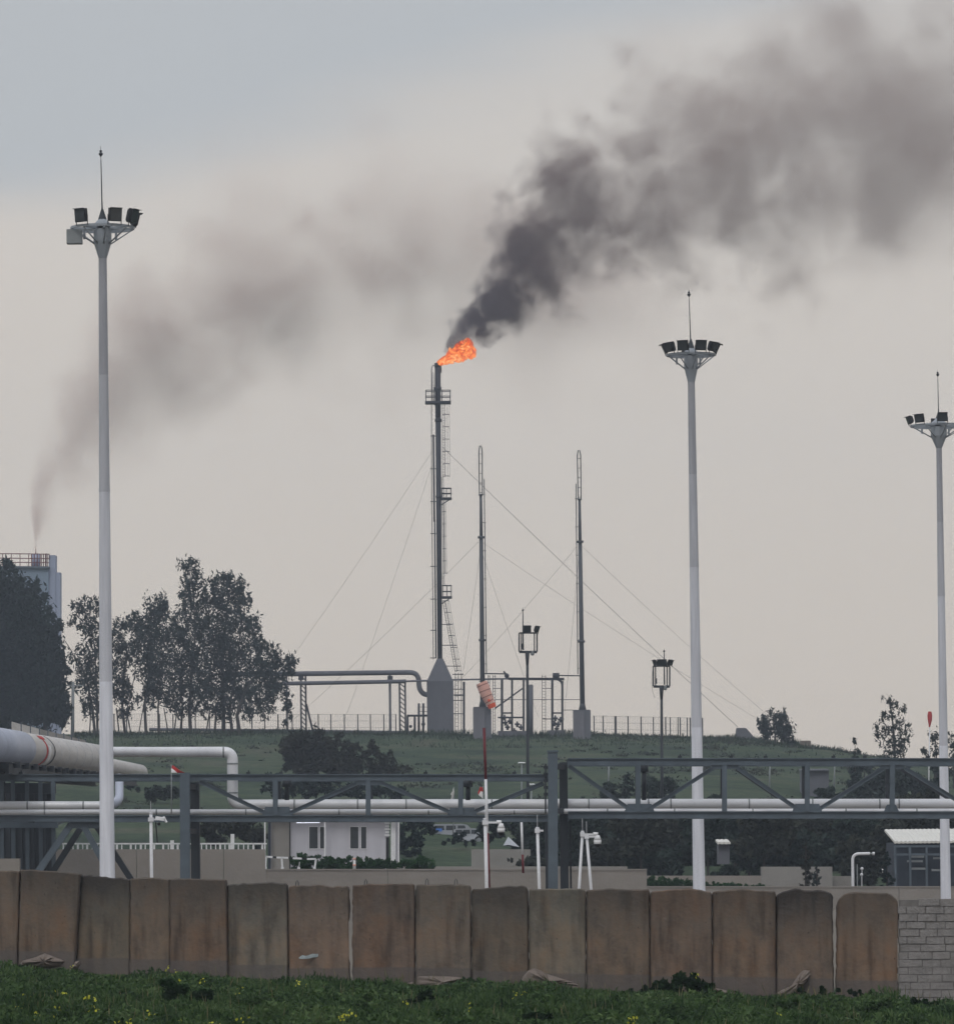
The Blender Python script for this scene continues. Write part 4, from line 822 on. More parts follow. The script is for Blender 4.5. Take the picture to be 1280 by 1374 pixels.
# ================= SMALL LAMP/CAMERA MASTS (square frame heads) =================
def frame_mast(px,ytop,Y,fx0,fx1,fy0,fy1,ant,antx,label,lampsx,curl=False):
    s=S(Y); w=4.2*s/2; g=G(px+1,Y); t=thing('frame_mast',g,label,'camera mast','slim masts with square frame heads')
    k=MB(); k.tube(g,P(px,fy1+2,Y),w*1.15,w*.85,8); k.tube(P(px,fy1+18,Y),P(px,fy1,Y),w*.85,w*1.5,8); k.build('pole',M['steel_dark'],t)
    k=MB(); dd=1.6*s*1.0
    def R4(Yo): 
        for a,b_ in(((fx0,fy0),(fx1,fy0)),((fx1,fy0),(fx1,fy1)),((fx1,fy1),(fx0,fy1)),((fx0,fy1),(fx0,fy0))): k.bar(P(*a,Y+Yo),P(*b_,Y+Yo),2.0*s,2.0*s)
    R4(0); 
    k.bar(P(fx0,fy1+.5,Y),P(fx1,fy1+.5,Y),3.2*s,3.2*s)
    for a in((fx0+3,fy0),(fx0+3,fy1),(fx1-3.5,fy0),(fx1-3.5,fy1)): k.bar(P(*a,Y)+Vector((0,-.0,0)),P(*a,Y)+Vector((0,.9,0)),1.6*s,1.6*s)
    k.bar(P(fx0+3,fy0,Y+.9),P(fx0+3,fy1,Y+.9),1.6*s,1.6*s); k.bar(P(fx1-3.5,fy0,Y+.9),P(fx1-3.5,fy1,Y+.9),1.6*s,1.6*s)
    k.build('square_frame',M['steel_dark'],t)
    k=MB(); k.tube(P(antx,fy1-2,Y),P(antx-.5,ant+6,Y),.05,.03,6); k.tube(P(antx-.5,ant+6,Y),P(antx-.5,ant,Y),.015,.008,5); k.sphere(P(antx-.5,ant+4,Y),.07,8,6); k.build('lightning_rod',M['steel_dark'],t)
    for x,h,ww,ang in lampsx:
        c=P(x,fy0-h*.5-1,Y); a=R(ang); lamp(t,c,(math.cos(a),math.sin(a)),ww*s,h*s,.22,R(20))
    c=P(fx1-6,fy1+3,Y); k=MB(); k.sphere(c,2.6*s,10,7); k.tube(c,c+Vector((0,0,3.5*s)),2.4*s,None,8); k.build('dome_camera',M['winchgrey'],t)
    k=MB(); k.box(P(fx0+4,fy1-7,Y),(.1,.1,.35)); k.path([P(fx0-1,fy0+6,Y),P(fx0-2,fy0+20,Y),P(fx0-1.5,fy1+5,Y),P(fx0+2,fy1+16,Y)],.01,4) if curl else None; k.build('control_box',M['steel_dark'],t)
frame_mast(707.5,815,312,696.5,720.5,849.5,874.5,815,702,'nearer-to-centre slim mast with a square frame head, beside the windsock',[(707,9.5,10,285),(720,9,7,330)])
frame_mast(887.5,870,318,876.5,898.5,894,921,870,891.5,'slim mast with a square frame head standing left of the middle light mast',[(888,8.5,13,265),(899,8,8,325),(878.5,8,3,200)],True)
# ================= FLARE STACK =================
YF=600; s=S(YF)
fl=thing('flare_stack',G(590,YF),'tall dark flare stack burning at its tip, with caged ladders, three platforms and guy wires','flare stack')
MS=M['stack']
def q1(nm,fn,m=None,parent=None): k=MB(); fn(k); return k.build(nm,m or MS,parent or fl)
gzf=P(590,986,YF).z-1.2
q1('shaft',lambda k:(k.tube(P(590.3,888,YF),P(587.8,560,YF),3.3*s,3.6*s,14),k.tube(P(587.8,560,YF),P(587.3,492,YF),3.7*s,3.9*s,14),k.tube(P(587.5,524,YF),P(587.3,519,YF),5*s,5*s,14),k.tube(P(588,566,YF),P(588,562,YF),4.6*s,4.6*s,14),k.tube(P(588.8,668,YF),P(588.8,665,YF),4.3*s,4.3*s,14)))
def base(k):
    c=P(590.5,915,YF); w=17.8*s; d=w*.9; top=P(590.5,884,YF)
    k.box(((c.x),YF,(c.z+gzf)/2),(w*2,d*2,c.z-gzf))
    b_=[Vector((c.x+a*w,YF+e*d,c.z+.005)) for a,e in((-1,-1),(1,-1),(1,1),(-1,1))]; u=[Vector((top.x+a*4*s,YF+e*4*s,top.z)) for a,e in((-1,-1),(1,-1),(1,1),(-1,1))]
    k.add(b_+u,[[i,(i+1)%4,4+(i+1)%4,4+i] for i in range(4)]+[[4,5,6,7]])
q1('base_tower',base,M['found'])
def platform(x0,x1,yf,yr,nm='platform'):
    def f(k):
        k.box((P((x0+x1)/2,yf,YF).x,YF-.25,P((x0+x1)/2,yf,YF).z),((x1-x0)*s,(min(x1-x0,22))*s,.28))
        for yo in(-1,1):
            dY=min(x1-x0,22)*s/2*yo*.9-.25
            for x in np.linspace(x0+1,x1-1,4 if x1-x0>20 else 3): k.bar(P(x,yf,YF)+Vector((0,dY,0)),P(x,yr,YF)+Vector((0,dY,0)),.09,.09)
            for y in(yr,(yf+yr)/2): k.bar(P(x0+.5,y,YF)+Vector((0,dY,0)),P(x1-.5,y,YF)+Vector((0,dY,0)),.09,.09)
        for x in(x0+.7,x1-.7): 
            for y in(yr,(yf+yr)/2): k.bar(P(x,y,YF)+Vector((0,-1,0)),P(x,y,YF)+Vector((0,.8,0)),.08,.08)
        k.bar(P((x0+x1)/2-6,yf+1,YF),P((x0+x1)/2+1,yf+7,YF),.1,.12) if x1-x0>20 else k.bar(P(x1-3,yf+1,YF),P(x0,yf+8,YF),.1,.12)
    q1(nm,f)
platform(570.5,605,540.5,524.5); platform(592,606,669.5,655.5); platform(593,606.5,802,786)
def ladder(xa,ya,xb,yb_,w,cage,nm,step=3.2):
    def f(k):
        n=max(2,int(abs(yb_-ya)/step)); L=lambda q_:(xa+(xb-xa)*q_,ya+(yb_-ya)*q_)
        for o in(0,w): k.bar(P(xa+o,ya,YF-.7),P(xb+o,yb_,YF-.7),.06,.06)
        for i in range(n+1):
            x,y=L(i/n); k.bar(P(x,y,YF-.7),P(x+w,y,YF-.7),.03,.03)
        if cage:
            m=max(2,int(abs(yb_-ya)/15)); cw=cage
            for i in range(m+1):
                x,y=L(i/m); pts=[(x,-.7),(x,-1.4),(x+cw*.5,-1.7),(x+cw,-1.4),(x+cw,-.7)]
                for (p,dy),(p2,dy2) in zip(pts,pts[1:]): k.bar(P(p,y,YF)+Vector((0,dy,0)),P(p2,y,YF)+Vector((0,dy2,0)),.05,.07)
            for o,dy in((cw*.35,-1.6),(cw*.7,-1.6),(cw,-1.2)): k.bar(P(xa+o,ya,YF)+Vector((0,dy,0)),P(xb+o,yb_,YF)+Vector((0,dy,0)),.035,.035)
    q1(nm,f)
ladder(593.5,541,594,640,3,9.5,'caged_ladder'); ladder(592.5,640,594,668,2,0,'ladder'); ladder(593,671,594.5,770,2.2,5,'caged_ladder'); ladder(593.5,770,594.5,786,2,0,'ladder'); ladder(594,807,610.5,901,3.5,8.5,'caged_ladder')
ladder(579.5,500,580.5,540,2.2,0,'ladder')
q1('ignition_pipe',lambda k:k.path([P(579.2,541,YF-.4),P(579,498,YF-.4)]+[P(579+2.6-2.6*math.cos(a),497-8*math.sin(a)*.9,YF-.4) for a in(.5,1.,1.57,2.1,2.7)]+[P(584,500,YF-.4),P(584,541,YF-.4)],.05,6))
def side(k):
    k.tube(P(581.6,583,YF-.3),P(582.8,700,YF-.3),.11,None,6); k.tube(P(583.2,697,YF-.3),P(585,883,YF-.3),.09,None,6); k.tube(P(579,541,YF-.2),P(579.3,690,YF-.2),.045,None,6); k.tube(P(579.6,690,YF-.2),P(581.5,885,YF-.2),.045,None,6)
q1('service_pipe',side)
def outs(k):
    for y in(585,629,673,716,760,804,846,883): k.bar(P(577.3,y,YF-.2),P(586,y,YF-.2),.06,.1)
q1('pipe_bracket',outs)
def outs2(k):
    for y in(838,866,894): k.bar(P(592,y,YF),P(592+(y-800)*.22+6,y,YF-.7),.06,.09)
    k.path([P(593,840,YF),P(593,842,YF)],.02,4)
q1('ladder_strut',outs2)
q1('burner_tip',lambda k:(k.tube(P(587.3,493,YF),P(587.2,487,YF),3.9*s,4.5*s,14),k.tube(P(592,500,YF),P(591.5,488,YF),.06,.05,6)),M['black'])
def wire(x0,y0,x1,y1,Y0_,Y1_,parent,sag=.35,r=.015):
    a=P(x0,y0,Y0_); b_=P(x1,y1,Y1_); k=MB(); n=12
    k.path([a.lerp(b_,i/n)-Vector((0,0,sag*4*(i/n)*(1-i/n))) for i in range(n+1)],r,5); return k.build('guy_wire',M['wire'],parent)
wire(579,607,372,910,YF,YF+15,fl); wire(579,625,462,968,YF,YF-8,fl); wire(594,600,990,976,YF,YF-4,fl,.25,.026)
def anchorpt(): pass
# base side piping (right of base tower)
def clutter(k):
    for y in(905,925,940,958): k.bar(P(607,y,YF),P(622,y,YF),.08,.1)
    for x in(611,615,619): k.bar(P(x,903,YF-.5),P(x,986,YF-.5),.08,.08)
    for y in range(905,985,5): k.bar(P(611,y,YF-.5),P(615,y,YF-.5),.04,.04)
q1('access_frame',clutter)
# ---- slim masts
def slim(px_t,yt,px_b,yb,bx0,bx1,by0,by1,Y,side,coll,label,ysplit):
    s=S(Y); X=lambda y:px_t+(px_b-px_t)*(y-yt)/(yb-yt)
    g=G((bx0+bx1)/2,Y); t=thing('slim_mast',g,label,'mast','slim guyed masts by the flare')
    k=MB(); c=P((bx0+bx1)/2,by0,Y); bot=P((bx0+bx1)/2,by1,Y).z-1.; w=(bx1-bx0)*s
    k.box((c.x,Y,(c.z+bot)/2),(w*.93,w*.9,c.z-bot),R(0)); k.build('foundation_block',M['found'],t)
    k=MB(); k.box((c.x-w*.18,Y-w*.47,(c.z+bot)/2-.1),(w*.6,.25,c.z-bot-.2)); k.build('pilaster',M['foundlt'],t)
    k=MB(); ye=by0
    k.tube(P(X(ye),ye,Y),P(X(ysplit+60),ysplit+60,Y),3.4*s,2.6*s,10); k.tube(P(X(ysplit+60),ysplit+60,Y),P(X(ysplit),ysplit,Y),2.2*s,1.8*s,10)
    for y in coll: k.tube(P(X(y+1.5),y+1.5,Y),P(X(y-1.5),y-1.5,Y),4.6*s,None,10)
    k.tube(P(X(ysplit+2),ysplit+2,Y),P(X(ysplit),ysplit,Y),3*s,None,8)
    k.tube(P(X(by0),by0,Y),P(X(by0-12),by0-12,Y),5.2*s,2.6*s,10); k.build('mast_tube',M['slim'],t)
    k=MB(); o=(2.2 if side>0 else -2.2)
    k.path([P(X(ysplit)-1.7,ysplit,Y),P(X(yt)-1.9,yt+8,Y),P(X(yt)-.6,yt+1,Y),P(X(yt)+1.2,yt+1,Y),P(X(yt)+2.6,yt+8,Y),P(X(ysplit)+2.2,ysplit,Y)],.07,5)
    for y in range(int(yt)+12,int(ysplit),13): k.bar(P(X(y)-1.9,y,Y),P(X(y)+2.6,y,Y),.06,.06)
    k.build('top_loop',M['steel_dark'],t)
    k=MB(); x0=4.6*side; k.tube(P(X(ysplit)+x0,ysplit-20,Y),P(X(905)+x0*1.2,905,Y),.06,.06,5)
    for y in range(int(ysplit),905,38): k.bar(P(X(y),y,Y),P(X(y)+x0*1.4,y,Y),.05,.07)
    k.build('side_line',M['steel_dark'],t); return t
sm1=slim(644.5,597,648,985,634,660,949,992,575,1,[721,859],'slim mast with the windsock at its foot, nearer the flare stack',663)
sm2=slim(776.5,603,782,985,768,793,953,989,578,-1,[727,861],'slim mast standing alone on its grey block, right of the pipe frames',669)
wire(642,727,395,965,575,600,sm1); wire(646,727,1018,966,575,600,sm1); wire(645,735,618,925,575,590,sm1,.2); wire(648,745,722,962,575,560,sm1,.2)
wire(774,733,606,925,578,600,sm2); wire(781,733,1028,958,578,600,sm2); wire(777,740,757,962,578,590,sm2,.2)
# windsock
Yw=574; w=thing('windsock',P(643,918,Yw),'faded orange windsock with a bright red-orange mouth, hanging at the foot of a slim mast','windsock')
axis=[(646,916,7.6),(649,923,8.2),(652,931,7.8),(655,938,7),(658.5,944,6.2)]
k=MB(); k.path([P(x,y,Yw-.8) for x,y,r in axis],.5,14,[r*S(Yw) for _,_,r in axis]); k.build('sock',M['orange'],w)
for i in range(4):
    x,y,r=axis[i]; x2,y2,r2=axis[i+1]; d=(P(x2,y2,Yw-.8)-P(x,y,Yw-.8)).normalized(); p=P(x,y,Yw-.8).lerp(P(x2,y2,Yw-.8),.5)
    k=MB(); k.tube(p-d*.04,p+d*.04,(r+r2)/2*S(Yw)*1.04,None,14); k.build('hoop',M['rust'],w)
k=MB(); k.tube(P(658.7,944.5,Yw-.8),P(661,950,Yw-.8),6*S(Yw),5.2*S(Yw),14,True,False); k.build('tail_collar',M['orangered'],w)
k=MB(); k.sphere(P(656,940,Yw-1.35),.2,8,6,(1,.4,.9)); k.build('patch',M['orangered'],w)
k=MB(); k.bar(P(643,914,Yw),P(647,915,Yw-.8),.08,.08); k.build('bracket',M['steel_dark'],w)
w=thing('windsock_pole',G(1247,420),'thin pale pole topped by a small limp red windsock, near the right light mast','windsock')
k=MB(); k.tube(G(1246,420),P(1247.5,967,420),.07,.05,6); k.build('pole',M['polewhite'],w)
k=MB(); k.path([P(1247.6,955,420),P(1247.5,960,420),P(1247.6,966,420),P(1247.3,973,420),P(1247,976,420)],.2,10,[.14,.21,.19,.09,.06]); k.build('sock',M['redflag'],w)
# ---- pipe run to the flare
pr=thing('flare_pipeline',G(460,YF),'pair of long grey elevated pipes feeding the flare base from the trees','pipeline')
k=MB(); k.path([P(300,905,YF),P(385,904.5,YF),P(548,902.5,YF)]+arc(P(550,902.5,YF),P(561,902.5,YF),P(562,914,YF),6)+arc(P(562,918,YF),P(563,932,YF),P(574,932.5,YF),6),3.4*s,12); k.build('upper_pipe',M['found'],pr)
k=MB(); k.path([P(378,917.5,YF-.8),P(410,917,YF-.8),P(545,914.5,YF-.8)],2.7*s,10); k.path([P(545,914.3,YF-.8),P(575,913.5,YF-1.9)],1.3*s,8); k.build('lower_pipe',M['found'],pr)
def trestle(x0,x1,yt,nm='lattice_support',lat=True):
    k=MB(); 
    for x in(x0,x1): k.bar(P(x,yt,YF),Vector((P(x,yt,YF).x,YF,gzf)),.22,.22)
    if lat:
        y=yt+3; f=1
        while y<985: k.bar(P(x0,y,YF),P(x1,y+6,YF) if f else P(x1,y-0,YF),.12,.12); y+=6
    k.build(nm,MS,pr)
trestle(403.5,410,904); trestle(536,543.5,914)
for x,yt,wd in((384.5,905,2.6),(523,905,3.2)):
    k=MB(); k.bar(P(x,yt,YF),Vector((P(x,yt,YF).x,YF,gzf)),wd*s,wd*s); k.build('post',M['found'],pr)
k=MB(); k.bar(P(411,945,YF),P(420,982,YF),.25,.25); k.build('stay',MS,pr)
for x in(404,523.5): 
    k=MB(); k.box(P(x,910,YF-.4),(7*s,.6,5.5*s)); k.build('pipe_shoe',MS,pr)
vp=thing('valve_manifold',G(560,598),'small valve manifold with a railed pipe against the left side of the flare base','manifold')
k=MB(); k.tube(P(546,960.5,598),P(573,960.5,598),1.5*S(598),None,8); k.build('header_pipe',MS,vp)
for x,yt in((547,961),(556.5,961),(568,944),(562,944)):
    k=MB(); k.tube(P(x,yt,598),P(x,987,598),.14,None,6); k.build('leg',MS,vp)
k=MB(); k.bar(P(562,949,598),P(573,949,598),.06,.06); k.bar(P(562,955,598),P(573,955,598),.06,.06); k.sphere(P(568,972,598),.25,8,6); k.sphere(P(551,975,598),.2,8,6); k.build('valve',MS,vp)
# low pipe on ground behind fence
lp=pipe('ground_pipe',[P(200,979,604),P(380,981,604),P(570,983.5,604)],.2,M['found'],'long low grey pipe lying along the hill crest behind the mesh fence','pipe')
# ---- pipe frames between the slim masts
pf=thing('process_pipework',G(700,588),'dark steel pipe frames and ladders between the flare base and the right slim mast','pipe frame')
Yp=588; sp=S(Yp)
def seg(nm,pts,w_,m=None): k=MB(); k.bar(P(*pts[0],Yp),P(*pts[1],Yp),w_*sp,w_*sp); return k.build(nm,m or MS,pf)
seg('top_beam',[(607,912.5),(682,911)],2.2,M['found']); seg('top_beam',[(682,911),(757,911.5)],3.4); 
seg('upper_beam',[(649,904),(681,904.5)],1.6); seg('upper_beam',[(742,906.5),(779,907)],1.6)
for x,y0,y1,w_ in((622.5,915,985,3),(673.5,912,988,3.4),(687,912,988,2.8),(702.5,912,988,2.8),(741,912,988,3.2),(754.5,914,988,3)): seg('post',[(x,y0),(x,y1)],w_)
k=MB(); k.path(arc(P(742,911,Yp),P(754,911,Yp),P(754.5,920,Yp),5),1.6*sp,8); k.build('pipe_bend',MS,pf)
seg('diagonal_brace',[(664,951),(701,924)],2)
for y,x0,x1 in((939,664,780),(953,755,770),(924,728,742),(924,661,674)): seg('rail',[(x0,y),(x1,y)],.8)
for y,x0,x1,w_ in((957,674,687,2),(963,668,704,2.2),(957,741,754,2),(933,609,622,2),(965,728,757,1.2)): seg('cross_beam',[(x0,y),(x1,y)],w_)
for x0,x1 in((661.5,664.5),(727.5,732),(655,657)):
    k=MB()
    for x in(x0,x1): k.bar(P(x,906,Yp-.5),P(x,986,Yp-.5),.07,.07)
    for y in range(908,986,4): k.bar(P(x0,y,Yp-.5),P(x1,y,Yp-.5),.035,.035)
    k.build('ladder',MS,pf)
k=MB(); k.tube(P(712.5,986,Yp),P(712.5,920,Yp),2.9*sp,None,12); k.sphere(P(712.5,920,Yp),2.9*sp,12,6,(1,1,.5)); k.build('vertical_drum',M['found'],pf)
for x0,x1,y0 in((668,706,981),(736,758,980)):
    k=MB(); k.slab([(x0,y0),(x1,y0),(x1,992),(x0,992)],Yp-1.5,Yp+1.5); k.build('plinth',M['found'],pf)
for i,(x,y) in enumerate([(678,970),(681,976),(684,968),(694,972),(699,976),(745,964),(749,972),(747,978),(744,971),(752,966),(677,963),(690,981)]):
    k=MB(); c=P(x,y,Yp-.4); k.tube(c-Vector((0,0,.35)),c+Vector((0,0,.35)),.16,.1,8); k.tube(c-Vector((.3,0,0)),c+Vector((.3,0,0)),.12,None,8); k.build('valve',MS,pf)
k=MB(); c=P(680,907,Yp); k.bar(P(675.5,901,Yp),P(682,908,Yp),.2,.2); k.sphere(c,.3,8,6); k.build('pipe_flare_tip',MS,pf)
k=MB(); c=P(746,906.5,Yp); k.tube(c-Vector((.4,0,0)),c+Vector((.4,0,0)),.3,.3,8); k.build('valve_body',MS,pf)
# ---- fences
def fence(x0,x1,yt,Yf,posts,label,gap=False):
    t=thing('mesh_fence',G((x0+x1)/2,Yf),label,'fence','mesh fences along the hill crest')
    top=lambda x:P(x,yt(x),Yf)
    for x in posts:
        k=MB(); g=G(x,Yf); p=top(x); k.bar(Vector((p.x,Yf,g.z-.5)),p,.13,.13); k.build('post',M['steel_dark'],t)
    k=MB(); n=max(3,int((x1-x0)/6))
    for f in(0,.33,.66):
        for i in range(n):
            a,b_=x0+(x1-x0)*i/n,x0+(x1-x0)*(i+1)/n; A,B=top(a),top(b_); k.bar(A-Vector((0,0,2.4*f+.03)),B-Vector((0,0,2.4*f+.03)),.025,.025)
    x=x0
    while x<x1: A=top(x); k.bar(A,A-Vector((0,0,2.4)),.016,.016); x+=2.2
    k.build('mesh',M['wire'],t)
fence(372,532,lambda x:958.5,592,[373,392,427,444,462,480,497,515,531],'mesh fence on the crest left of the flare base, under the elevated pipes')
fence(795,944,lambda x:960.5+(x-795)*.02,594,[797,809,825,826.5,842.5,860,876.5,893,899,909.5,912.5,922,926,942.5],'mesh fence on the crest between the right slim mast and the middle light mast')
fence(150,372,lambda x:958,606,[153,170,196,214,232,244,262,281,300,318,338,355],'mesh fence on the crest behind the tree trunks')
# guy anchors
def anchor(poly,Y,th,label,m='found'):
    k=MB(); k.slab(poly,Y,Y+th); tag(k.build('guy_anchor',M[m],None,P(*poly[0],Y)),label,'anchor block','concrete anchor blocks of the guy wires')
anchor([(987,992),(989,977),(1001,977),(1015,993),(1015,1000),(985,1000)],598,2.5,'sloping grey concrete anchor block where the guy wires come down on the crest')
anchor([(1069,1003),(1075,994),(1088,994),(1088,1004)],594,2,'small flat concrete block beside the lone dark round tree','rubble')
# hidden-in-trees utility cross pole
k0=thing('utility_pole',G(99,560),'pale utility pole with one cross arm between the trees at left','utility pole'); k=MB(); k.tube(G(99,560),P(98,915,560),.22,.16,8); k.build('pole',M['winchgrey'],k0); k=MB(); k.bar(P(88,920,560),P(112,920,560),.14,.16); k.build('cross_arm',M['winchgrey'],k0)
# thin lamp posts on the slope
for x,yt,Y,l in((1033,1022,420,'thin pale lamp post on the slope, right of the middle light mast'),(1120,1018,430,'thin pale post in front of the grey shed on the slope'),(817,1020,400,'thin pale lamp post on the slope beside the raised bridge corner'),(941,870+160,400,'thin pale lamp post just behind the middle light mast')):
    k=MB(); g=G(x,Y); k.tube(g,P(x,yt,Y),.09,.06,6); k.bar(P(x,yt,Y),P(x+3,yt-.5,Y),.08,.08); t=thing('lamp_post',g,l,'lamp post','thin lamp posts on the slope'); k.build('post',M['winchgrey'],t)
for x,yt,yb,Y,l in((700,1024,1050,360,'white globe lamp post behind the left bridge near the middle column'),(713,1053,1075,350,'second globe lamp post behind the diagonal near the middle column')):
    t=thing('globe_lamp',G(x,Y),l,'lamp post','white globe lamp posts'); k=MB(); k.tube(G(x,Y),P(x,yt,Y),.07,.05,6); k.build('post',M['winchgrey'],t)
    k=MB(); k.sphere(P(x-2,yt,Y),.13,10,7,(1.4,1,.5)); k.sphere(P(x+2,yt,Y),.13,10,7,(1.4,1,.5)); k.build('globe',M['rail'],t)
# grey shed on slope
def shed(x0,x1,y0,y1,Y,d,wall,roof,label,ro=1.5,slope=0,name='shed',cat='shed'):
    t=thing(name,Vector((P((x0+x1)/2,y1,Y).x,Y,P((x0+x1)/2,y1,Y).z)),label,cat); k=MB(); k.slab([(x0,y0),(x1,y0),(x1,y1),(x0,y1)],Y,Y+d); k.build('wall',M[wall],t)
    k=MB(); a=P(x0-ro,y0,Y-.4); b_=P(x1+ro,y0,Y-.4); h=slope*S(Y)
    n=int((b_.x-a.x)/.12); vs=[];fs=[]
    for i in range(n+1):
        x=a.x+(b_.x-a.x)*i/n; z=.035*(i%2)
        for yy,zz in((Y-.4,.05),(Y+d+.4,.05+h)): vs.append((x,yy,a.z+zz+z))
    for i in range(n): fs.append([2*i,2*i+2,2*i+3,2*i+1])
    o=len(vs); vs+=[(v[0],v[1],v[2]-.12) for v in vs]; 
    for i in range(n): fs.append([o+2*i,o+2*i+1,o+2*i+3,o+2*i+2]); fs.append([2*i,o+2*i,o+2*i+2,2*i+2]); fs.append([2*i+1,2*i+3,o+2*i+3,o+2*i+1])
    fs+=[[0,1,o+1,o],[2*n,o+2*n,o+2*n+1,2*n+1]]
    k.add(vs,fs); k.build('roof',M[roof],t); return t
shed(1077,1112,1034,1070,424,4,'found','found','plain grey shed on the green slope behind the right bridge',.5,2)
cs=shed(1201,1310,1131,1200,275,6,'navy','roof','dark open shed with a cream corrugated roof at the right edge',.5,17,'open_shed')
for x in(1201,1221,1243,1263,1285):
    k=MB(); k.bar(P(x,1135,274.2),Vector((P(x,1135,274.2).x,274.2,0)),.12,.12); k.build('post',M['steel'],cs)
for y in(1136,1147): k=MB(); k.bar(P(1199,y,274.2),P(1310,y,274.2),.06,.12); k.build('rail',M['steel'],cs)
for x0,x1,y in((1220,1240,1150),(1217,1238,1156),(1252,1266,1152),(1222,1242,1166),(1250,1262,1168)):
    k=MB(); k.bar(P(x0,y,274.5),P(x1,y,274.5),.1,.12); k.build('cross_member',M['winchgrey'],cs)
sh=shed(964,979,1132,1160,286,2,'found','roof','tiny blue-grey guard hut with a white corrugated roof among the dark bushes',1,4,'guard_hut','hut')
# upright white pipe bend
t=thing('vent_pipe',Vector((P(1144,1190,272).x,272,0)),'white vent pipe bending over to the right, beside the cream-roofed shed','pipe')
k=MB(); p0=P(1144,1155,272); k.path([Vector((P(1144.5,1195,272).x,272,0)),P(1144,1156,272)]+arc(P(1144,1155,272),P(1144,1146,272),P(1153,1146,272),6)+[P(1167,1145.8,272)],2.0*S(272),12); k.build('pipe',M['polewhite'],t)
k=MB(); k.tube(P(1170.5,1145.8,272),P(1173.5,1145.8,272),2.2*S(272),None,12); k.build('end_flange',M['polewhite'],t); k=MB(); k.tube(P(1167,1145.8,272),P(1170.5,1145.8,272),1.2*S(272),None,12); k.build('end_gap',M['winchgrey'],t)
k=MB(); k.bar(P(1150,1160,272),Vector((P(1150,1160,272).x,272,0)),.05,.05); k.build('support',M['winchgrey'],t)
for x,y,l in((1156.5,1166,'upper of the tiny white valve wheels beside the vent pipe'),(1156,1174,'lower of the tiny white valve wheels beside the vent pipe')):
    k=MB(); k.sphere(P(x,y,273),.09,8,6); k.bar(P(x,y,273),P(x,1195,273),.04,.04); tag(k.build('hydrant',M['polewhite'],None,P(x,y,273)),l,'valve')
t=thing('plastic_sheet',P(1186,1172,270),'crumpled white plastic caught in the dark young conifer','sheet')
k=MB(); k.add([P(1183,1166,270),P(1187,1168,269.9),P(1190,1173,270.1),P(1187.5,1174,269.8),P(1183.5,1171,270.2),P(1185,1169,269.6)],[[0,1,5],[1,2,5],[2,3,5],[3,4,5],[4,0,5]]); k.build('sheet',M['white'],t)
# low white van beyond (right)
def vehicle(x0,x1,ytop,ybot,Y,label,name='parked_van',m='carwhite',bluesign=False):
    c=(P(x0,ybot,Y)+P(x1,ybot,Y))/2; L=(x1-x0)*S(Y); H=(ybot-ytop)*S(Y); t=thing(name,c,label,'van','white vehicles parked on the green slope')
    pr=[(-.5,.12),(-.5,.55),(-.47,.92),(-.40,1.0),(.18,1.0),(.30,.93),(.40,.62),(.49,.52),(.5,.3),(.49,.12)]
    W=1.8; k=MB(); vs=[Vector((c.x+a*L,Y+W*sg/2*(1 if b_<.6 else .9),c.z+b_*H)) for sg in(-1,1) for a,b_ in pr]; n=len(pr)
    k.add(vs,[[i,(i+1)%n,n+(i+1)%n,n+i] for i in range(n)]+[list(range(n))[::-1],list(range(n,2*n))]); k.build('body',M[m],t)
    for a0,a1 in((-.42,-.2),(-.17,.05),(.08,.27)):
        k=MB(); k.add([Vector((c.x+a*L,Y-W/2*.93-.01,c.z+b_*H)) for a,b_ in((a0,.62),(a1,.62),(a1-.01 if a1<.2 else a1-.03,.9),(a0+.01,.9))],[[0,1,2,3]]); k.build('window',M['glass'],t)
    for a in(-.32,.32):
        k=MB(); p=Vector((c.x+a*L,Y-W/2,c.z+.16*H)); k.tube(p,p+Vector((0,.25,0)),.3,.3,14); o=k.build('wheel',M['tyre'],t); k=MB(); k.tube(p-Vector((0,.02,0)),p,.17,.17,12); k.build('rim',M['winchgrey'],o)
    if bluesign: k=MB(); k.slab([(x0+7,ytop+6),(x0+15,ytop+6),(x0+15,ytop+10),(x0+7,ytop+10)],Y-W/2-.05,Y-W/2-.02); k.build('blue_panel',M['carblue'],t)
    return t
vehicle(578,640,1106,1128,346,'white van with a blue panel parked behind the round bush on the green slope',bluesign=True)
vehicle(608,650,1112,1131,341,'second white van, partly hidden behind the camera pole')
vehicle(1226,1252,1030,1038,560,'tiny white car near the end of the hill crest at right','parked_car')
t=thing('white_tent',P(685,1136,322),'small white pyramid tent on the slope under the left bridge','tent')
a=[P(675,1135,322),P(697,1137,322)]; ap=P(682,1123,323.5); k=MB(); b2=[a[0]+Vector((.2,3,0)),a[1]+Vector((0,3,0))]
k.add([a[0],a[1],b2[1],b2[0],ap,(a[0]+a[1])/2+Vector((-.2,-.25,.1))],[[0,5,4],[5,1,4],[1,2,4],[2,3,4],[3,0,4],[0,3,2,1]]); k.build('canvas',M['carwhite'],t)
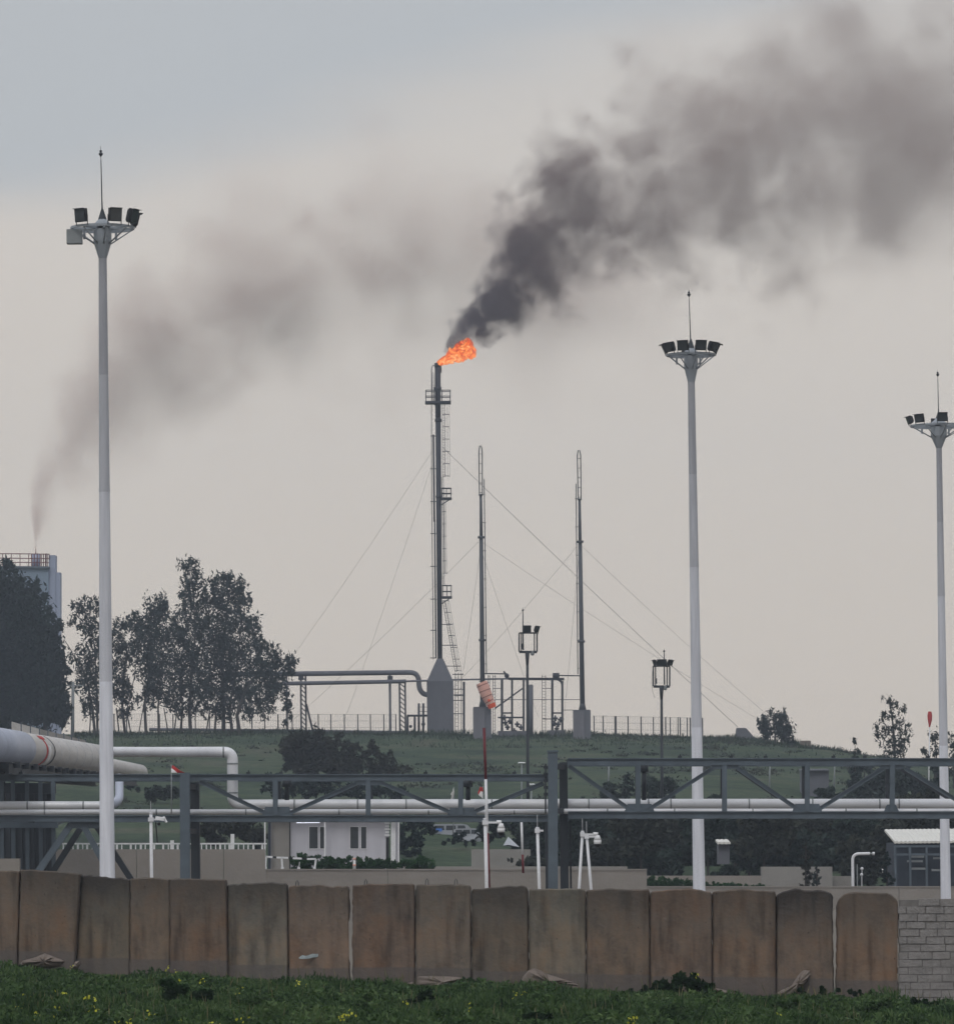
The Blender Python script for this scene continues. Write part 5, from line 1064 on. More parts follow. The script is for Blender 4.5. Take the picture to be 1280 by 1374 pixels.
# left building with red railing
Yb2=690; bl=thing('tower_building',Vector((P(30,900,Yb2).x,Yb2,P(30,985,Yb2).z)),'pale blue-grey industrial tower block with a red roof railing, behind the big trees','building')
k=MB(); k.slab([(-60,761),(65,761),(65,1000),(-60,1000)],Yb2,Yb2+9); k.build('wall',M['bluebld'],bl)
k=MB(); k.slab([(65.2,745),(74.5,745),(74.5,1000),(65.2,1000)],Yb2+.4,Yb2+3); k.slab([(74.6,768),(80.5,768),(80.5,1000),(74.6,1000)],Yb2+.6,Yb2+3.4); k.build('stair_tower',M['bluebld2'],bl)
k=MB(); k.slab([(-61,758.5),(66,760),(66,762.5),(-61,761)],Yb2-.5,Yb2+9.2); k.build('roof_edge',M['steel'],bl)
k=MB()
for y in(742.5,748.5,754): k.bar(P(-60,y,Yb2),P(66,y+1,Yb2),.1,.12)
x=-55
while x<67: k.bar(P(x,742.5,Yb2),P(x,760,Yb2),.1,.1); x+=11.7
for x in(56,58.5,61,63.5,66): k.bar(P(x,743.5,Yb2),P(x,761,Yb2+1),.12,.12)
k.build('railing',M['redrail'],bl)
k=MB(); k.tube(P(48,760,Yb2+5),P(48,744,Yb2+5),6.2*S(Yb2),None,14); k.build('chimney',M['bluebld2'],bl)
k=MB()
for x in(42.5,46,50,54): k.bar(P(x,744,Yb2+3),P(x,760,Yb2+3),.14,.14)
k.tube(P(48,744,Yb2+5),P(48,736,Yb2+5),.08,.04,6); k.build('chimney_cage',M['redrail'],bl)
# ================= TREES =================
def gum(label,Y,blobs,trunks,leaf=.30,n=1.15,m='leaf_dark',base_px=None,group='eucalyptus trees along the hill crest',clump=.95,droop=.9,nm='eucalyptus_tree',asp=.32):
    bx=base_px if base_px is not None else trunks[0][0][0]; g=G(bx,Y)
    tt=[]
    for tr in trunks:
        a=tr[0]; gy=G(a[0],Y); tr2=list(tr); tt.append(tr2)
    if group.startswith('euc') and not label.startswith('huge'): blobs=[(a,b_+4,c*1.22,d*1.2) for a,b_,c,d in blobs]
    t=shrub(nm,label,'tree',Y,blobs,leaf*1.05,n*(2.6 if label.startswith('huge') else 1.4),m,droop=droop,group=group,clump=clump,asp=asp,base=g,trunks=tt,depth=1.1)
    return t
CR=984
gum('huge dense dark tree mass at the left frame edge, in front of the pale tower',560,[(4,806,26,42),(24,800,16,26),(-20,800,30,50),(38,815,14,22),(20,850,52,55),(50,850,26,42),(62,880,22,38),(30,915,50,55),(-20,920,50,60),(68,925,20,45),(20,955,60,28),(78,952,14,26),(72,880,14,24),(70,858,9,9),(84,892,8,9),(87,932,8,9),(56,806,8,8),(84,962,10,14),(90,905,6,7),(78,838,7,7),(47,786,9,9),(14,762,12,10),(66,824,8,8),(90,948,7,9)],[[(30,995,6),(32,940,5),(25,880,3),(20,820,1)],[(60,995,3.5),(62,930,2.5),(60,870,1)],[(0,995,5),(0,900,3)]],.34,.95,clump=.75)
gum('thin open tree between the dense left mass and the tallest light mast',585,[(104,812,9,10),(118,806,12,9),(132,812,10,12),(98,835,6,10),(122,838,12,18),(112,832,8,8),(108,880,14,16),(126,872,13,22),(120,905,16,18),(104,915,8,10),(128,935,12,22),(112,945,8,14),(140,860,12,20),(142,900,12,25)],[[(128,990,2),(124,950,1.8),(116,910,1.5),(106,885,1)],[(131,990,1.8),(130,930,1.4),(127,870,1),(120,820,.6)],[(108,900,1),(95,872,.6),(86,858,.4)],[(120,990,1),(122,950,.7)]],.27,.85)
gum('slim tree just right of the tallest light mast',592,[(160,838,9,12),(156,862,12,16),(170,868,12,18),(162,895,14,18),(168,920,12,16),(158,925,10,18),(176,835,10,12),(165,945,11,12)],[[(168,986,2),(164,950,1.6),(166,900,1.2),(170,870,.7)],[(176,986,1),(170,955,.8),(180,910,.6),(184,880,.4)],[(160,986,1),(156,950,.8)]],.26,.95)
gum('bushy tree with a dark round top left of the tall pair',588,[(186,832,16,12),(208,815,17,18),(216,812,12,14),(200,845,18,18),(226,842,16,18),(212,870,20,20),(192,880,16,18),(222,895,16,20),(205,905,18,16),(196,930,14,16),(216,925,12,16),(190,855,14,14)],[[(196,986,2.2),(194,945,1.8),(202,895,1.4),(210,850,.8)],[(213,986,1.6),(212,950,1.2),(216,900,.9)],[(226,986,.9),(220,950,.7)],[(186,986,.8),(192,950,.6)]],.27,1.0)
gum('tallest crest tree, with a narrow tuft of leaves at its very top',590,[(250,758,10,11),(262,762,9,12),(253,778,12,12),(268,785,9,12),(248,797,9,12),(262,808,14,14),(250,828,16,16),(270,838,14,18),(240,850,14,16),(256,862,18,18),(246,888,18,20),(266,892,14,20),(240,915,16,18),(260,925,18,20),(250,945,18,12),(230,935,10,14)],[[(256,988,2.6),(254,950,2.2),(258,900,1.8),(262,850,1.3),(260,800,.9),(254,765,.5)],[(242,988,1.8),(245,950,1.4),(240,900,1)],[(233,988,1),(238,950,.8),(232,925,.5)],[(262,850,.9),(270,820,.6)]],.27,.95)
gum('broad crest tree with a heavy rounded crown, second tallest',594,[(292,782,13,12),(308,778,13,12),(322,782,11,12),(284,802,13,14),(304,805,20,18),(326,806,10,16),(296,830,18,18),(318,828,14,14),(288,858,20,20),(312,860,20,18),(332,838,10,14),(342,835,10,10),(346,850,8,8),(290,888,22,22),(316,892,20,20),(336,872,14,14),(300,920,22,18),(282,925,16,18),(325,925,14,20),(295,948,22,14)],[[(300,988,3),(300,950,2.5),(298,900,2),(302,850,1.5),(306,795,.8)],[(312,988,2.2),(308,950,1.8),(318,890,1.2),(325,830,.7)],[(288,988,1.6),(290,950,1.2)],[(276,988,1),(282,950,.8)]],.28,1.0)
gum('leaning crest tree with drooping leaf tresses reaching over the elevated pipe',586,[(352,865,14,9),(362,885,18,12),(382,885,14,10),(395,882,10,7),(348,895,16,16),(368,905,18,13),(388,900,8,10),(352,920,18,14),(372,925,12,14),(340,935,12,18),(356,945,12,14),(386,935,6,16),(384,955,6,14),(330,950,8,12),(362,868,12,9)],[[(322,988,2.8),(318,960,2.4),(330,925,1.8),(348,900,1.3),(370,888,.9),(390,882,.5)],[(335,940,1),(350,950,.6),(357,965,.4)],[(386,985,.6),(386,945,.5)]],.27,.95)
gum('lone round dark tree on the right part of the hill crest',575,[(1024,966,9,8),(1038,962,12,11),(1048,958,9,8),(1052,972,12,12),(1036,978,14,11),(1064,990,6,5),(1054,986,10,8),(1022,974,6,8),(1060,992,6,5)],[[(1040,998,1.6),(1040,985,1.3),(1038,970,.8)],[(1050,998,.9),(1048,985,.7)],[(1058,998,.6),(1060,990,.4)]],.24,1.5,clump=.9)
gum('tall sparse see-through tree right of the lone round tree',500,[(1193,938,8,8),(1200,944,8,7),(1210,950,8,5),(1188,958,9,8),(1200,962,9,8),(1186,975,12,9),(1202,980,12,9),(1216,975,7,12),(1192,995,13,10),(1212,998,10,12),(1200,1008,14,8),(1178,985,6,6)],[[(1201,1030,1.8),(1200,1000,1.5),(1198,970,1.1),(1194,940,.6)],[(1200,1000,.7),(1214,980,.5)],[(1199,985,.7),(1184,968,.4)]],.2,.8,m='leaf_mid')
gum('sparse tree top showing left of the right light mast',480,[(1240,1002,6,7),(1252,985,8,9),(1256,1000,8,9),(1244,1015,8,8),(1262,990,8,12)],[[(1256,1045,1.4),(1256,1010,1),(1254,985,.5)]],.2,.7,m='leaf_mid',base_px=1256)
gum('sparse tree top cut by the right frame edge',490,[(1276,990,8,12),(1282,1010,10,14),(1275,1030,9,10)],[[(1280,1060,1.6),(1280,1010,1)]],.2,.9,m='leaf_mid',base_px=1280)
# cypress-like
def conifer(label,px,ytop,ybot,w,Y,m='leaf_dark',n=1.6,leaf=.2,grp='dark columnar conifers below the hill',nm='conifer_tree'):
    bl=[]; k=7
    for i in range(k): f=i/(k-1); bl.append((px+random.uniform(-1.5,1.5),ytop+5+(ybot-ytop-8)*f,w*(.28+.72*min(1,f*1.6))*random.uniform(.85,1.1),(ybot-ytop)/k*.8))
    return gum(label,Y,bl,[[(px,ybot+8,1.6),(px,ytop+6,.4)]],leaf,n,m,px,grp,.9,.05,nm,.3)
conifer('dark columnar conifer whose tip rises above the raised bridge, on the right slope',1147,994,1092,17,440)
conifer('narrow dark conifer right behind the right light mast',1254,1010,1095,12,400,n=1.3)
conifer('short dark conifer beside the middle column of the bridge',841,1035,1075,18,400,m='leaf_dark',n=1.2)
conifer('small brownish young conifer in front of the grey wall block',1081,1130,1192,13,270,'leaf_brown',1.6,.1,'young conifers behind the low wall')
conifer('second small dark conifer close beside the brownish one',1096,1160,1192,9,269,'leaf_dark',1.8,.1,'young conifers behind the low wall')
conifer('young dark conifer in front of the cream-roofed shed with white plastic in it',1190,1142,1195,14,269,'leaf_dark',1.8,.1,'young conifers behind the low wall')
# broad bushes on slope
def bush(label,Y,blobs,m='leaf_mid',n=1.0,leaf=.22,group='shrubs and bushes on the green slope',nm='shrub',trunks=None,clump=.6,cat='shrub',droop=.1):
    if cat=='shrub' and Y>300: Y=Yfor(sum(b[0] for b in blobs)/len(blobs),max(b[1]+b[3]*.75 for b in blobs))
    return shrub(nm,label,cat,Y,blobs,leaf*1.1,n*1.8,m,droop=droop,group=group,clump=clump,asp=.4,trunks=trunks,base=G(sum(b[0] for b in blobs)/len(blobs),Y))
bush('large dark round shrub below the elevated pipes at the brow of the slope',520,[(400,1000,22,22),(425,992,22,14),(390,1020,14,22),(415,1025,26,22),(440,1012,20,22),(455,1030,22,20)],'leaf_brown',1.3,.26)
bush('brownish thin scrub spreading right of the large round shrub',515,[(470,1005,18,14),(495,1012,18,14),(515,1020,18,14),(480,1030,24,18),(510,1035,22,16),(535,1035,14,12),(455,990,14,8),(500,1000,8,8)],'leaf_brown',.75,.22)
bush('dark scrub patch directly above the left bridge top beam',440,[(370,1052,20,14),(400,1060,26,14),(435,1058,24,14),(470,1062,24,12),(505,1056,22,14),(535,1066,20,12)],'leaf_dark',1.0)
bush('low brown-green bush behind the fat pipe elbow',380,[(200,1062,20,10),(215,1068,22,10),(235,1062,18,10)],'leaf_mid',1.1)
bush('grey-green bush mass left of the cabin under the left bridge',330,[(268,1112,22,16),(300,1108,24,18),(330,1112,24,18),(345,1125,16,14),(285,1128,20,10)],'leaf_brown',1.1,.18)
bush('dark bush mass behind the cabin roof corner',320,[(542,1115,14,18),(555,1128,12,14),(540,1140,12,14)],'leaf_dark',1.1,.2)
shrub('shrub','round clipped bush in front of the parked white van','shrub',331,[(617,1125,11,9),(600,1130,10,4),(630,1132,10,4)],.14,6,'leaf_dark',clump=1.2,group='shrubs and bushes on the green slope',base=G(617,331))
bush('dark tree mass behind the white pyramid tent',345,[(660,1112,18,16),(685,1108,20,16),(706,1116,16,20),(700,1135,16,14),(655,1125,12,10),(575,1106,12,14),(560,1100,14,12)],'leaf_dark',1.1,.2)
bush('low dark bush at the foot of the green slope beside the cabin',300,[(553,1142,12,7),(560,1146,8,5)],'leaf_dark',1.8,.12)
bush('tiny bush in front of the grey wall block on the slope',295,[(685,1156,5,4)],'leaf_brown',3,.08)
bush('dark wide bush behind the tank screens above the white header pipe',420,[(175,1050,14,8),(255,1060,16,10)],'leaf_dark',1)
# dark belt of trees behind the yard at right: individual rounded trees
belt=[(735,1120,38,'dark tree with a wide crown right behind the middle column'),(790,1118,34,'dark tree behind the pair of leaning white poles'),(838,1132,30,'rounded dark tree left of the middle light mast'),(885,1120,34,'dark tree with a brownish tint behind the slim frame-headed mast'),(925,1128,30,'dark tree directly behind the foot of the middle light mast'),(985,1112,30,'dark tree above the tiny guard hut'),(1012,1140,28,'round dark tree right of the tiny guard hut'),(1055,1118,34,'dark tree above the brownish young conifer'),(1125,1142,30,'umbrella-shaped dark tree with a forked trunk near the vent pipe'),(1100,1112,30,'dark tree just under the right bridge, above the umbrella-shaped one'),(1165,1115,34,'dark tree behind the vent pipe and the shed roof edge'),(1225,1102,36,'dark tree behind the cream corrugated roof'),(1275,1108,30,'dark tree at the right frame edge above the shed roof'),(945,1156,18,'low dark bush-like tree at the foot of the tiny guard hut')]
for i,(px,py,r,l) in enumerate(belt):
    r*=1.2
    Y=304+ (i*7%16); random.seed(100+i); bl=[]
    for k in range(9): a=k*2.4; rr=r*.55*math.sqrt((k+.3)/9); bl.append((px+math.cos(a)*rr*1.35,py+math.sin(a)*rr*.8,r*random.uniform(.36,.52),r*random.uniform(.3,.44)))
    if 'umbrella' in l: tr=[[(1136,1205,2),(1134,1170,1.6),(1126,1150,1)],[(1135,1172,1.3),(1142,1152,.8)]]
    else:
        tr=[[(px,1205,2.2),(px+2,py+r*.4,1.6),(px-3,py,.8)]]
        for k in range(5): bl.append((px+random.uniform(-r,r)*.9,py+r*random.uniform(.6,1.4),r*.38,r*.4))
    shrub('broadleaf_tree',l,'tree',Y,bl,.27,2.6,random.choice(['leaf_belt','leaf_belt_brown','leaf_belt','leaf_belt_brown']),droop=.1,group='dark trees between the yard and the green slope',clump=.5,asp=.42,trunks=tr,base=G(px,Y))
for i,(px,py,r,l) in enumerate([(715,1160,26,'low dark tree immediately left of the middle truss column'),(765,1158,26,'low dark tree behind the foot of the leaning white poles'),(812,1150,28,'low dark tree left of the beige wall end'),(862,1158,24,'low dark tree just above the clipped hedge start'),(905,1150,26,'low dark tree above the clipped hedge'),(1035,1160,18,'low dark tree in front of the grey wall block'),(970,1170,16,'low dark tree by the wall right of the hedge'),(1062,1140,28,'dark tree behind the brownish young conifer'),(1100,1145,22,'dark tree behind the second small conifer'),(1165,1150,26,'dark tree right of the vent pipe bend'),(1195,1125,22,'dark tree touching the end of the cream roof'),(1150,1115,26,'dark tree above the vent pipe bend'),(1025,1108,30,'dark tree under the right bridge, right of the guard hut'),(950,1105,28,'dark tree under the bridge beside the middle light mast'),(860,1105,30,'dark tree under the bridge left of the middle light mast'),(1250,1085,26,'dark tree behind the right bridge at the right light mast')]):
    r*=1.3; py+=12; Y=288+(i*5%14); random.seed(300+i); bl=[(px+random.uniform(-r,r)*.7,py+random.uniform(-r,r)*.6,r*random.uniform(.4,.6),r*random.uniform(.36,.5)) for _ in range(9)]
    shrub('broadleaf_tree',l,'tree',Y,bl,.27,2.6,random.choice(['leaf_belt','leaf_belt_brown','leaf_belt','leaf_belt_brown']),droop=.1,group='low dark trees filling the yard edge',clump=.6,asp=.42,trunks=[[(px,1208,2),(px,py,.9)]],base=G(px,Y))
# faint darker trees on the upper slope right
for i,(px,py,r,Y,l) in enumerate([(1120,1075,20,380,'dull dark tree on the slope left of the columnar conifer'),(1180,1060,26,390,'brownish tree on the slope right of the columnar conifer'),(1225,1058,22,380,'dark tree on the slope below the tiny white car'),(820,1070,18,370,'dull tree on the slope just above the right bridge pipes'),(1005,1150,16,300,'dark shrub-like tree under the guard hut roof line'),(885,1060,18,360,'dull green tree behind the foot of the second frame-headed mast'),(1160,1035,14,460,'dark bush right of the columnar conifer tip'),(1215,1040,16,440,'dark bush under the sparse tree near the right end'),(1090,1088,16,360,'dark tree in front of the grey shed on the slope'),(790,1090,16,340,'dark tree just right of the middle truss column'),(960,1080,14,350,'dark low tree above the bridge pipes near the middle mast')]):
    r*=1.3; bl=[(px+random.uniform(-r,r)*.7,py+random.uniform(-r,r)*.5,r*.5,r*.42) for _ in range(9)]; Y=Yfor(px,max(b[1]+b[3]*.7 for b in bl)) if py<1140 else Y
    shrub('broadleaf_tree',l,'tree',Y,bl,.3,2.2,'leaf_belt',group='dull trees scattered on the slope',clump=.5,asp=.4,trunks=[[(px,py+r*1.2,1.5),(px,py,.8)]],base=G(px,Y))
# hedges
def hedge(label,Y,x0,x1,yt,yb,m='leaf_hedge',n=3.2,leaf=.085):
    bl=[]; x=x0
    while x<x1: bl.append((x,(yt(x)+yb)/2,8,(yb-yt(x))/2)); x+=6
    return bush(label,Y,bl,m,n,leaf,'clipped hedges behind the low walls','hedge',clump=1.2,cat='hedge')
hedge('clipped green hedge in front of the cabin',242,398,530,lambda x:1147+(x-398)*.045,1171)
hedge('small bright green shrub end of the cabin hedge, further right',243,540,578,lambda x:1150.5+abs(x-562)*.1,1170)
hedge('clipped green hedge behind the foot of the middle light mast',270,872,960,lambda x:1174+(x-872)*.11,1198)
hedge('lower hedge run right of the middle light mast',271,962,1030,lambda x:1184+(x-962)*.05,1198)
# grass fuzz on the hill
def hill_grass():
    n=40000; px=rng.uniform(100,1340,n); Y=330+(614-330)*rng.random(n)**.06
    k=rng.random(n)<1.0; x=(px-CX)/F*Y
    # fast height via interpolation of sampled grid
    gx=np.linspace(-60,75,136); gy=np.linspace(325,618,148); H=np.array([[gz(a,b_) for a in gx] for b_ in gy])
    ix=np.clip((x-gx[0])/(gx[1]-gx[0]),0,len(gx)-1.001); iy=np.clip((Y-gy[0])/(gy[1]-gy[0]),0,len(gy)-1.001); i0=ix.astype(int); j0=iy.astype(int); fx=ix-i0; fy=iy-j0
    z=H[j0,i0]*(1-fx)*(1-fy)+H[j0,i0+1]*fx*(1-fy)+H[j0+1,i0]*(1-fx)*fy+H[j0+1,i0+1]*fx*fy
    h=(.12+.75*np.clip(fbm(x,Y*.4,.18,5)-.38,0,1)+.1*rng.random(n))
    d=rng.normal(size=(n,3))*.35; d[:,2]=1; d/=np.linalg.norm(d,axis=1)[:,None]; A=d*(h*(.5+.8*(rng.random(n)<.25)))[:,None]; B=np.cross(d,rand_dirs(n)); B/=np.linalg.norm(B,axis=1)[:,None]; B=B*.05
    C_=np.stack([x,Y,z],1)+A*.7
    g=quads_mesh('grass',C_,A,B,M['hillgrass']); tag(g,'rough green grass covering the hill up to its crest','grass',None,'stuff')
hill_grass()
def scrub():
    C=[]
    for _ in range(420):
        px=random.uniform(150,1300); Y=330+270*random.random()**.8; g=G(px,Y)
        if fbm(np.array([g.x]),np.array([Y*.5]),.05,44)[0]<.46: continue
        r=random.uniform(.3,1.3); n=int(40*r*r)+10; p=rng.normal(size=(n,3))*np.array([r*.6,r*.6,r*.22]); p[:,2]=np.abs(p[:,2]); C.append(np.array(g)+p)
    o=quads_mesh('ground_cover',*leaves_at(np.concatenate(C),.17,0,.4),M['leaf_belt_brown']); tag(o,'low dull scrub and weeds scattered over the green slope','ground cover',None,'stuff')
scrub()
# ================= FLAME =================
def flame():
    t0=P(585.5,489.5,YF-.1); t1=P(637,463,YF-.1); ax=(t1-t0); L_=ax.length; ax.normalize(); b=ax.cross(Vector((0,1,0))).normalized(); c=ax.cross(b)
    nu,nv=64,48; vs=[];fs=[]
    for i in range(nu+1):
        s_=i/nu; r=(.18+1.25*(s_**.8))*(1 if s_<.72 else math.sqrt(max(0,1-((s_-.72)/.28)**2)))+.001
        for j in range(nv):
            a=2*math.pi*j/nv; p=t0+ax*(s_*L_)+(b*math.cos(a)+c*math.sin(a))*r
            nn=mnoise.noise(p*1.3)*.38+mnoise.noise(p*3.2+Vector((3,1,2)))*.28+mnoise.noise(p*8)*.16
            dr=(p-(t0+ax*(s_*L_))).normalized() if r>.01 else ax
            p=p+dr*nn*min(1,s_*2.2)+ax*nn*.35*s_
            vs.append(p)
    for i in range(nu):
        for j in range(nv): fs.append([i*nv+j,i*nv+(j+1)%nv,(i+1)*nv+(j+1)%nv,(i+1)*nv+j])
    fs.append(list(range(nv))[::-1]); fs.append([nu*nv+j for j in range(nv)])
    m,t=nt('flare_fire'); L=t.links.new; o=N(t,'ShaderNodeOutputMaterial'); e=N(t,'ShaderNodeEmission'); g=N(t,'ShaderNodeTexCoord')
    n1=N(t,'ShaderNodeTexNoise'); n1.inputs['Scale'].default_value=1.7; n1.inputs['Detail'].default_value=7; n1.inputs['Roughness'].default_value=.72; n1.inputs['Distortion'].default_value=.9
    L(g.outputs['Object'],n1.inputs['Vector']); r=ramp(t,[(.30,(.30,.03,.015,1)),(.41,(.72,.07,.02,1)),(.50,(.98,.16,.03,1)),(.58,(1.1,.36,.08,1)),(.66,(1.25,.58,.28,1)),(.76,(1.3,.95,.6,1))]); n3=N(t,'ShaderNodeTexNoise'); n3.inputs['Scale'].default_value=.55; L(g.outputs['Object'],n3.inputs['Vector']); s3=N(t,'ShaderNodeMath',operation='MULTIPLY_ADD'); s3.inputs[1].default_value=.45; s3.inputs[2].default_value=-.215; L(n3.outputs['Fac'],s3.inputs[0]); a3=N(t,'ShaderNodeMath',operation='ADD'); L(s3.outputs[0],a3.inputs[0]); L(n1.outputs['Fac'],a3.inputs[1]); L(a3.outputs[0],r.inputs[0]); L(r.outputs[0],e.inputs[0]); e.inputs[1].default_value=1.0
    lw=N(t,'ShaderNodeLayerWeight'); lw.inputs[0].default_value=.35; tr=N(t,'ShaderNodeBsdfTransparent'); mx=N(t,'ShaderNodeMixShader')
    ad=N(t,'ShaderNodeMath',operation='MULTIPLY_ADD'); ad.inputs[1].default_value=1.25; L(lw.outputs['Facing'],ad.inputs[0]); 
    n2=N(t,'ShaderNodeMath',operation='MULTIPLY_ADD'); n2.inputs[1].default_value=-1.0; n2.inputs[2].default_value=.35; L(n1.outputs['Fac'],n2.inputs[0]); L(n2.outputs[0],ad.inputs[2]); cl=N(t,'ShaderNodeClamp'); L(ad.outputs[0],cl.inputs[0])
    L(cl.outputs[0],mx.inputs[0]); L(e.outputs[0],mx.inputs[1]); L(tr.outputs[0],mx.inputs[2]); L(mx.outputs[0],o.inputs['Surface'])
    q=MB(); q.add(vs,fs,True); ob=q.build('flame',m,None,t0); tag(ob,'bright orange-red ragged flame blowing right from the tip of the flare stack','flame')
flame()
# ================= SMOKE =================
def plume(name,label,Yc_,pts,color0,color,dscale,step,seed,edge=1.0,k_noise=1.0,absorb=None,nscale=1.0,gain=2.2,detail=5,expand=1.6,g0=1.0):
    """pts: (px,py,radius_px,density) along the plume. Volume lives in a frame whose X axis follows the plume."""
    s=S(Yc_); P3=[P(x,y,Yc_) for x,y,_,_ in pts]; o=P3[0]; ax=(P3[-1]-o); ang=math.atan2(ax.z,ax.x)
    ca,sa=math.cos(ang),math.sin(ang); loc=[((p.x-o.x)*ca+(p.z-o.z)*sa,-(p.x-o.x)*sa+(p.z-o.z)*ca) for p in P3]
    rad=[r*s for _,_,r,_ in pts]; den=[d for *_,d in pts]; Lx=loc[-1][0]; zc=max(abs(z) for _,z in loc)*1.01+.1; rm=max(rad)
    # domain mesh
    q=MB(); q.path([Vector((x,0,z)) for x,z in loc],1,20,[r*expand for r in rad])
    # path() rings of tilted sections; extend ends a little
    me=bpy.data.meshes.new(name); me.from_pydata([tuple(v) for v in q.v],[],q.f); bm=bmesh.new(); bm.from_mesh(me); bmesh.ops.recalc_face_normals(bm,faces=bm.faces); bm.to_mesh(me); bm.free(); ob=bpy.data.objects.new(name,me); COL.objects.link(ob); ob.location=o; ob.rotation_euler=(0,-ang,0)
    m,t=nt(name+'_volume'); L=t.links.new; out=N(t,'ShaderNodeOutputMaterial'); v=N(t,'ShaderNodeVolumePrincipled')
    v.inputs['Color'].default_value=c4(color); v.inputs['Anisotropy'].default_value=.0
    if absorb: v.inputs['Absorption Color'].default_value=c4(absorb)
    tc=N(t,'ShaderNodeTexCoord'); sx=N(t,'ShaderNodeSeparateXYZ'); L(tc.outputs['Object'],sx.inputs[0])
    def math_(op,a,b_=None,c_=None,clamp=False):
        n=N(t,'ShaderNodeMath',operation=op); n.use_clamp=clamp
        for i,x in enumerate((a,b_,c_)):
            if x is None: continue
            if isinstance(x,(int,float)): n.inputs[i].default_value=x
            else: L(x,n.inputs[i])
        return n.outputs[0]
    u=math_('DIVIDE',sx.outputs[0],Lx,clamp=True)
    rc=ramp(t,[(0,c4(color0)),(.5,c4(color))]); L(u,rc.inputs[0]); L(rc.outputs[0],v.inputs['Color'])
    r1=ramp(t,[(min(1,max(0,x/Lx)),(z/(2*zc)+.5,r/rm,d/max(den),1)) for (x,z),r,d in zip(loc,rad,den)])
    L(u,r1.inputs[0]); sc3=N(t,'ShaderNodeSeparateColor'); L(r1.outputs[0],sc3.inputs[0])
    zcen=math_('MULTIPLY',math_('SUBTRACT',sc3.outputs[0],.5),2*zc); rr=math_('MULTIPLY',sc3.outputs[1],rm); dd=sc3.outputs[2]
    dz_=math_('DIVIDE',math_('SUBTRACT',sx.outputs[2],zcen),rr); dy_=math_('DIVIDE',sx.outputs[1],rr)
    d2=math_('SQRT',math_('ADD',math_('MULTIPLY',dz_,dz_),math_('MULTIPLY',dy_,dy_)))
    def noi(sc_,of,dist=.5):
        a_=N(t,'ShaderNodeVectorMath',operation='ADD'); a_.inputs[1].default_value=(seed*3.7+of,seed*1.3,seed*7.1+of); L(tc.outputs['Object'],a_.inputs[0])
        n_=N(t,'ShaderNodeTexNoise'); n_.inputs['Scale'].default_value=sc_; n_.inputs['Detail'].default_value=detail; n_.inputs['Roughness'].default_value=.58; n_.inputs['Distortion'].default_value=dist; L(a_.outputs[0],n_.inputs['Vector']); return n_.outputs['Fac']
    def mixf(a_,b_,k_): return math_('ADD',math_('MULTIPLY',a_,math_('SUBTRACT',1.0,k_)),math_('MULTIPLY',b_,k_))
    rads=sorted(rad); nA=noi(nscale*.95/rad[min(3,len(rad)-1)],0); nB=noi(nscale*.95/rad[len(rad)//2],9); nC=noi(nscale*.95/rad[-1],17)
    um=loc[len(loc)//2][0]/Lx
    k1=math_('DIVIDE',u,um,clamp=True); k2=math_('DIVIDE',math_('SUBTRACT',u,um),1-um,clamp=True)
    nz=mixf(mixf(nA,nB,math_('SQRT',k1)),nC,k2)
    nn=math_('MULTIPLY',math_('SUBTRACT',nz,.5),4.0*k_noise)
    f=math_('ADD',math_('SUBTRACT',edge*.62,d2),nn)
    gg=mixf(gain*g0,gain,math_('SQRT',math_('MULTIPLY',u,1.6,clamp=True)))
    f=math_('MULTIPLY',f,gg,clamp=True); f=math_('MULTIPLY',f,f)
    L(math_('MULTIPLY',math_('MULTIPLY',f,dd),max(den)*dscale),v.inputs['Density']); L(v.outputs[0],out.inputs['Volume'])
    m.cycles.volume_step_rate=step; me.materials.append(m); tag(ob,label,'smoke'); return ob
plume('smoke_plume','thick black smoke from the flare tip, spreading and paling toward the upper right',YF+1,
 [(598,474,8,2.8),(614,452,23,3.2),(640,425,36,2.4),(670,392,52,1.25),(702,352,76,.56),(740,318,98,.33),(795,282,126,.20),(850,255,154,.135),(920,243,188,.096),(1010,232,226,.076),(1110,195,262,.066),(1230,150,290,.060),(1420,80,320,.056)],(.12,.12,.145),(.36,.24,.205),1.05,.6,2,1.45,1.05,(.13,.11,.11),1.75,1.25,8,1.6,2.3)
plume('smoke_plume','faint brownish smoke drifting from the chimney of the pale tower, behind the tall mast',Yb2+5,
 [(48,746,7,.38),(47,715,15,.32),(50,680,32,.175),(66,640,52,.105),(102,585,80,.072),(160,525,114,.054),(240,460,146,.044),(330,410,168,.038),(440,375,184,.036),(560,355,194,.033),(700,375,194,.026),(860,405,170,.010),(930,410,160,.0)],(.54,.37,.34),(.64,.41,.36),3.3,1.0,5,1.75,.75,(.56,.35,.31),1.3,.8,6)
# ================= HAZE =================
m,t=nt('air_haze'); o=N(t,'ShaderNodeOutputMaterial'); v=N(t,'ShaderNodeVolumePrincipled'); v.inputs['Color'].default_value=(.76,.86,1.0,1); v.inputs['Density'].default_value=.00027; v.inputs['Anisotropy'].default_value=.3
t.links.new(v.outputs[0],o.inputs['Volume'])
q=MB(); q.box((0,745,62),(2500,1700,150)); hz=q.build('haze',m); hz['kind']='stuff'; hz['label']='thin bluish air haze filling the whole view'
